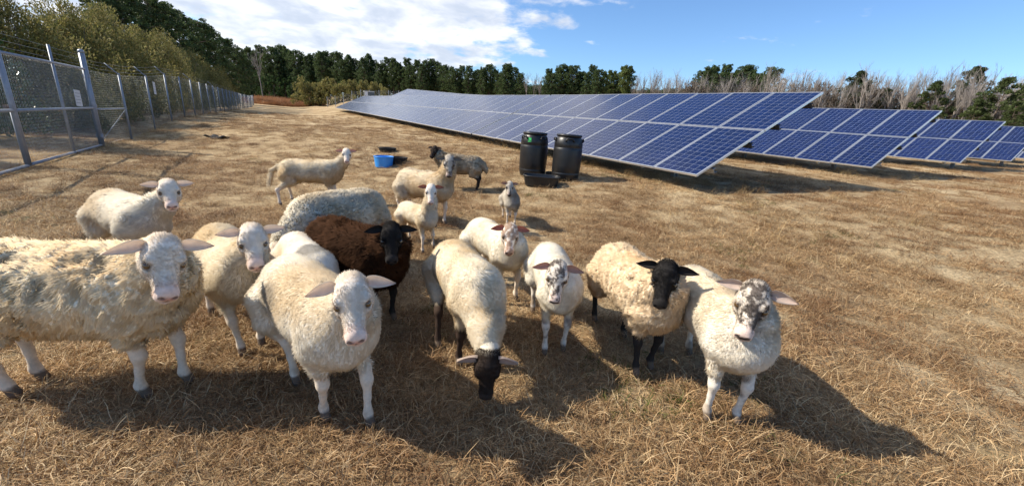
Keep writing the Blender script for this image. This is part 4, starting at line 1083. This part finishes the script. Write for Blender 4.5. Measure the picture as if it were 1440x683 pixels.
    for k, (px, top, Y) in enumerate([(436, 113, 92), (450, 118, 92), (465, 112, 91), (482, 116, 90), (498, 114, 89), (514, 115, 88), (528, 117, 87), (540, 121, 86)]):
        put(px, top, Y, random.choice(fb), 'hedge_shrub', 'olive shrub in the far hedge behind the distant fence, %s from its left end' % ORD[k], 'shrub', 'far olive hedge', 4.)
    yp = [parts(pine_proto(6, 290+i, 60, 40, .34, crown0=.03, wid=.24, cols=[(.055, .10, .028), (.07, .12, .035), (.045, .08, .024)]), BARK, NEED) for i in range(2)]
    x = 352.
    while x < 432: put(x, 106+random.uniform(-3, 5), random.uniform(128, 140), random.choice(yp), 'young_pine', 'bright green young pine at the far end of the field', 'tree', 'young pines at the field end', 6.); x += random.uniform(6, 9)
    put(424, 128, 100, fb[0], 'field_shrub', 'small dark shrub standing alone in the rust coloured far field', 'shrub', None, 4.)
    # ---- hedge of evergreen shrubs behind the left fence
    hb = [parts(bush_proto(5.2, 4.6, 5, 310+i, 170, 190, .13, oc, .02, 2.8, .8), BARK, NEED, 'stems', 'foliage') for i in range(3)]
    spec = [(-7.3, 20.5, 4.0), (-7.0, 23.4, 4.3), (-7.1, 26.4, 4.3), (-7.2, 29.5, 4.5), (-7.0, 32.8, 4.4), (-7.1, 36.5, 4.6), (-7.0, 40.5, 4.5), (-7.1, 45, 4.6), (-7.2, 50, 4.7), (-7.2, 56, 4.8), (-7.2, 63, 4.8), (-7.3, 71, 4.9), (-7.4, 80, 5.0), (-7.4, 90, 5.0)]
    for k, (s, e, h) in enumerate(spec):
        p = SE(s, e); tree_from('hedge_shrub', hb[k % 3], p, h/5, random.uniform(0, 6.28), 'olive evergreen shrub in the hedge behind the left fence, %s from the gate' % ORD[k], 'shrub', 'olive hedge behind the left fence')
    dk = [(.09, .105, .034), (.12, .13, .042), (.065, .085, .028), (.15, .145, .05)]
    cb = [parts(bush_proto(5.0, 5.0, 7, 330+i, 230, 190, .15, dk, .02, 2.6, .7), BARK, NEED, 'trunk', 'crown') for i in range(2)]
    for k, (s, e, h, lab) in enumerate([(-10.2, 23.0, 5.4, 'dark cedar behind the fence corner right of the gate post'), (-17.5, 27.5, 9.6, 'tall cedar behind the gate, right of the thick post'), (-16.5, 18.5, 8.6, 'tall cedar above the middle of the gate'),
                                        (-15.0, 15.5, 8.8, 'big olive cedar in the upper left picture corner'), (-16.0, 24.5, 9.0, 'dark cedar between the corner cedar and the tall pines'), (-17.0, 30, 10.0, 'dark cedar at the start of the tall pine row'), (-17.5, 12.5, 9.5, 'cedar cut by the left picture edge above the gate')]):
        p = SE(s, e); tree_from('cedar_tree', cb[k % 2], p, h/7, random.uniform(0, 6.28), lab, 'tree', 'cedars behind the gate')
    hc = [(.06, .10, .035), (.085, .135, .045), (.045, .08, .028)]
    p = SE(-7.7, 16.3); tree_from('holly_bush', parts(bush_proto(4.6, 4.4, 4.2, 350, 190, 170, .085, hc, .02, 1.7, .2), BARK, LEAF, 'stems', 'foliage'), p, 1., .4, 'glossy dark green holly bush right behind the gate mesh', 'shrub')
    p = SE(-8.6, 12.6); tree_from('holly_bush', parts(bush_proto(3.6, 3.4, 4.2, 351, 150, 150, .085, hc, .02, 1.7, .2), BARK, LEAF, 'stems', 'foliage'), p, .95, 2.4, 'glossy holly bush at the left picture edge behind the gate', 'shrub')

# ------------------------------------------------------------------ farm things
def build_things():
    BLK = mat('black_plastic', (.012, .012, .013), .38, spec=.5, var=.25, scale=5, bump=.12, bscale=14)
    RUB = mat('black_rubber', (.018, .018, .018), .7, spec=.3, var=.3, scale=9, bump=.2)
    BLU = mat('blue_plastic', (.045, .30, .78), .35, var=.08, scale=8)
    GRN = mat('green_sticker', (.05, .55, .12), .5); 
    def barrel(px, py, hgt, label, sticker, tilt):
        p = gpt(px, py); o = empty('barrel', (p[0], p[1], p[2]-.01)); o.rotation_euler = tilt
        k = hgt/.93; R = .29
        prof = [(.250, 0), (.268, .012), (.275, .05), (.288, .12), (.292, .14), (.283, .15), (.290, .165), (.295, .30), (.297, .45), (.296, .60), (.289, .645), (.283, .655), (.291, .67), (.288, .74), (.272, .815), (.245, .862), (.232, .872)]
        b = MB(); b.lathe([(r*k, z*k) for r, z in prof], 36); b.build('body', BLK, o, smooth=True)
        b = MB(); b.lathe([(.2485*k, .868*k), (.256*k, .872*k), (.256*k, .905*k), (.248*k, .915*k), (.205*k, .915*k), (.200*k, .905*k), (.0, .905*k)], 32); b.build('lid', BLK, o, smooth=True)
        b = MB(); b.lathe([(.262*k, .885*k), (.264*k, .89*k), (.262*k, .895*k)], 32); b.build('lid_ring', RUB, o, smooth=True)
        for a in (-1.05, -2.6, .6, 2.2):
            b = MB(); c = np.array([math.cos(a), math.sin(a), 0.]); t = np.array([-math.sin(a), math.cos(a), 0])
            b.path([c*.272*k+t*.085*k+[0, 0, .775*k], c*.295*k+t*.075*k+[0, 0, .80*k], c*.285*k+t*.06*k+[0, 0, .835*k], c*.285*k-t*.06*k+[0, 0, .835*k], c*.295*k-t*.075*k+[0, 0, .80*k], c*.272*k-t*.085*k+[0, 0, .775*k]], .014*k, 6); b.build('handle', BLK, o, smooth=True)
        if sticker:
            a = -2.15; b = MB(); V = []
            for zz in (.72, .80):
                for da in (-.13, .0, .13): rr = (.2895 if zz < .75 else .280)*k; V.append((rr*math.cos(a+da), rr*math.sin(a+da), zz*k))
            b.add(V, [(0, 1, 4, 3), (1, 2, 5, 4)]); b.build('sticker', GRN, o)
        tag(o, label, 'barrel', 'black barrels'); return o
    barrel(748, 246, .93, 'left black plastic barrel with a green sticker near its rim', True, (0, 0, .15))
    barrel(794, 251.5, .93, 'right black plastic barrel beside the low black tub', False, (0, .015, 1.0))
    def tub(name, p, L, W, h, mt, label, cat, rz=0., oval=False, wall=.02):
        o = empty(name, p, rz); b = MB(); n = 28
        def ringp(l, w, z):
            q = []
            for k in range(n):
                t = 2*PI*k/n; c, s_ = math.cos(t), math.sin(t); e = 1. if oval else .6
                q.append((l*math.copysign(abs(c)**e, c), w*math.copysign(abs(s_)**e, s_), z))
            return q
        rings = [(L*.40, W*.40, .0), (L*.44, W*.44, .01), (L*.5, W*.5, h), (L*.5-wall, W*.5-wall, h), (L*.42-wall, W*.42-wall, .03)]
        V = [v for r_ in rings for v in ringp(*r_)]; F = [tuple(range(n))[::-1]]
        for i in range(len(rings)-1):
            for k in range(n): k2 = (k+1) % n; F.append((i*n+k, i*n+k2, (i+1)*n+k2, (i+1)*n+k))
        F.append(tuple((len(rings)-1)*n+k for k in range(n))); b.add(V, F); b.build('basin', mt, o, smooth=False)
        b = MB(); q = ringp(L*.5, W*.5, h); b.path([np.array(v) for v in q]+[np.array(q[0])], .012, 6, False); b.build('rim', mt, o, smooth=True)
        tag(o, label, cat); return o
    p = gpt(761, 262.5); tub('feed_tub', p+np.array([0, .1, 0]), .72, .46, .20, BLK, 'low black oblong tub in front of the two barrels', 'tub', math.radians(-8))
    p = gpt(777, 249); tub('small_pan', p+np.array([0, .05, 0]), .30, .26, .09, RUB, 'small black pan in the gap between the two barrels', 'pan', .3, True)
    p = gpt(537, 236); tub('blue_tub', p+np.array([0, .15, 0]), .45, .42, .25, BLU, 'bright blue round tub in the field behind the flock', 'tub', .2, True)
    p = gpt(557, 231); tub('rubber_pan', p+np.array([0, .15, 0]), .46, .42, .15, RUB, 'black rubber pan next to the blue tub', 'pan', .5, True)
    p = gpt(543, 214); tub('rubber_dish', p+np.array([0, .12, 0]), .48, .44, .11, RUB, 'flat black rubber dish behind the blue tub', 'pan', .1, True)
    # folded black mat lying in the shade
    p = gpt(306, 195); b = MB(); V = []; r = np.random.default_rng(3)
    for layer in (0, 1):
        for i in range(9):
            for j in range(5): V.append(((i/8-.5)*.95, (j/4-.5)*.5, .05+.05*math.sin(i*1.1)+.04*math.cos(j*1.7+i*.5)+(.0 if layer else .03)))
    F = []
    for i in range(8):
        for j in range(4):
            a = i*5+j; F.append((a, a+5, a+6, a+1)); F.append((a+45, a+46, a+51, a+50))
    for i in range(8): a = i*5; F += [(a, a+45, a+50, a+5), (a+4, a+9, a+54, a+49)]
    for j in range(4): F += [(j, j+1, j+46, j+45), (40+j, 85+j, 86+j, 41+j)]
    b.add(V, F); o = b.build('crumpled_tarp', RUB, None, p, (0, 0, -.2), True); o.scale = (.75, .75, .8); tag(o, 'crumpled black tarp lying on the grass near the fence', 'tarp')
    # equipment cabinet beyond the far end of the first row
    WH = mat('cabinet_white', (.72, .74, .75), .4, var=.05); p = atd(519, 132, 66); z = tz(p[0], p[1]); o = empty('equipment_cabinet', (p[0], p[1], z), .5); o.scale = (.62, .62, .62)
    b = MB(); b.box((0, 0, 1.95), (2.3, 1.3, 1.1)); b.build('housing', mat('cabinet_grey', (.10, .12, .13), .5), o); b = MB(); b.box((0, 0, 2.56), (2.5, 1.5, .12)); b.build('roof', WH, o); b = MB(); b.box((-.75, -.66, 2.0), (.7, .03, .95)); b.build('door', WH, o)
    for x in (-1, 1):
        for y in (-.5, .5): b = MB(); b.box((x, y, .6), (.12, .12, 1.6)); b.build('leg', WH, o)
    tag(o, 'small white roofed equipment cabinet beyond the far end of the panels', 'cabinet')
for build in (build_ground, build_tables, build_fence, build_trees, build_things, build_sheep, build_grass):
    build()
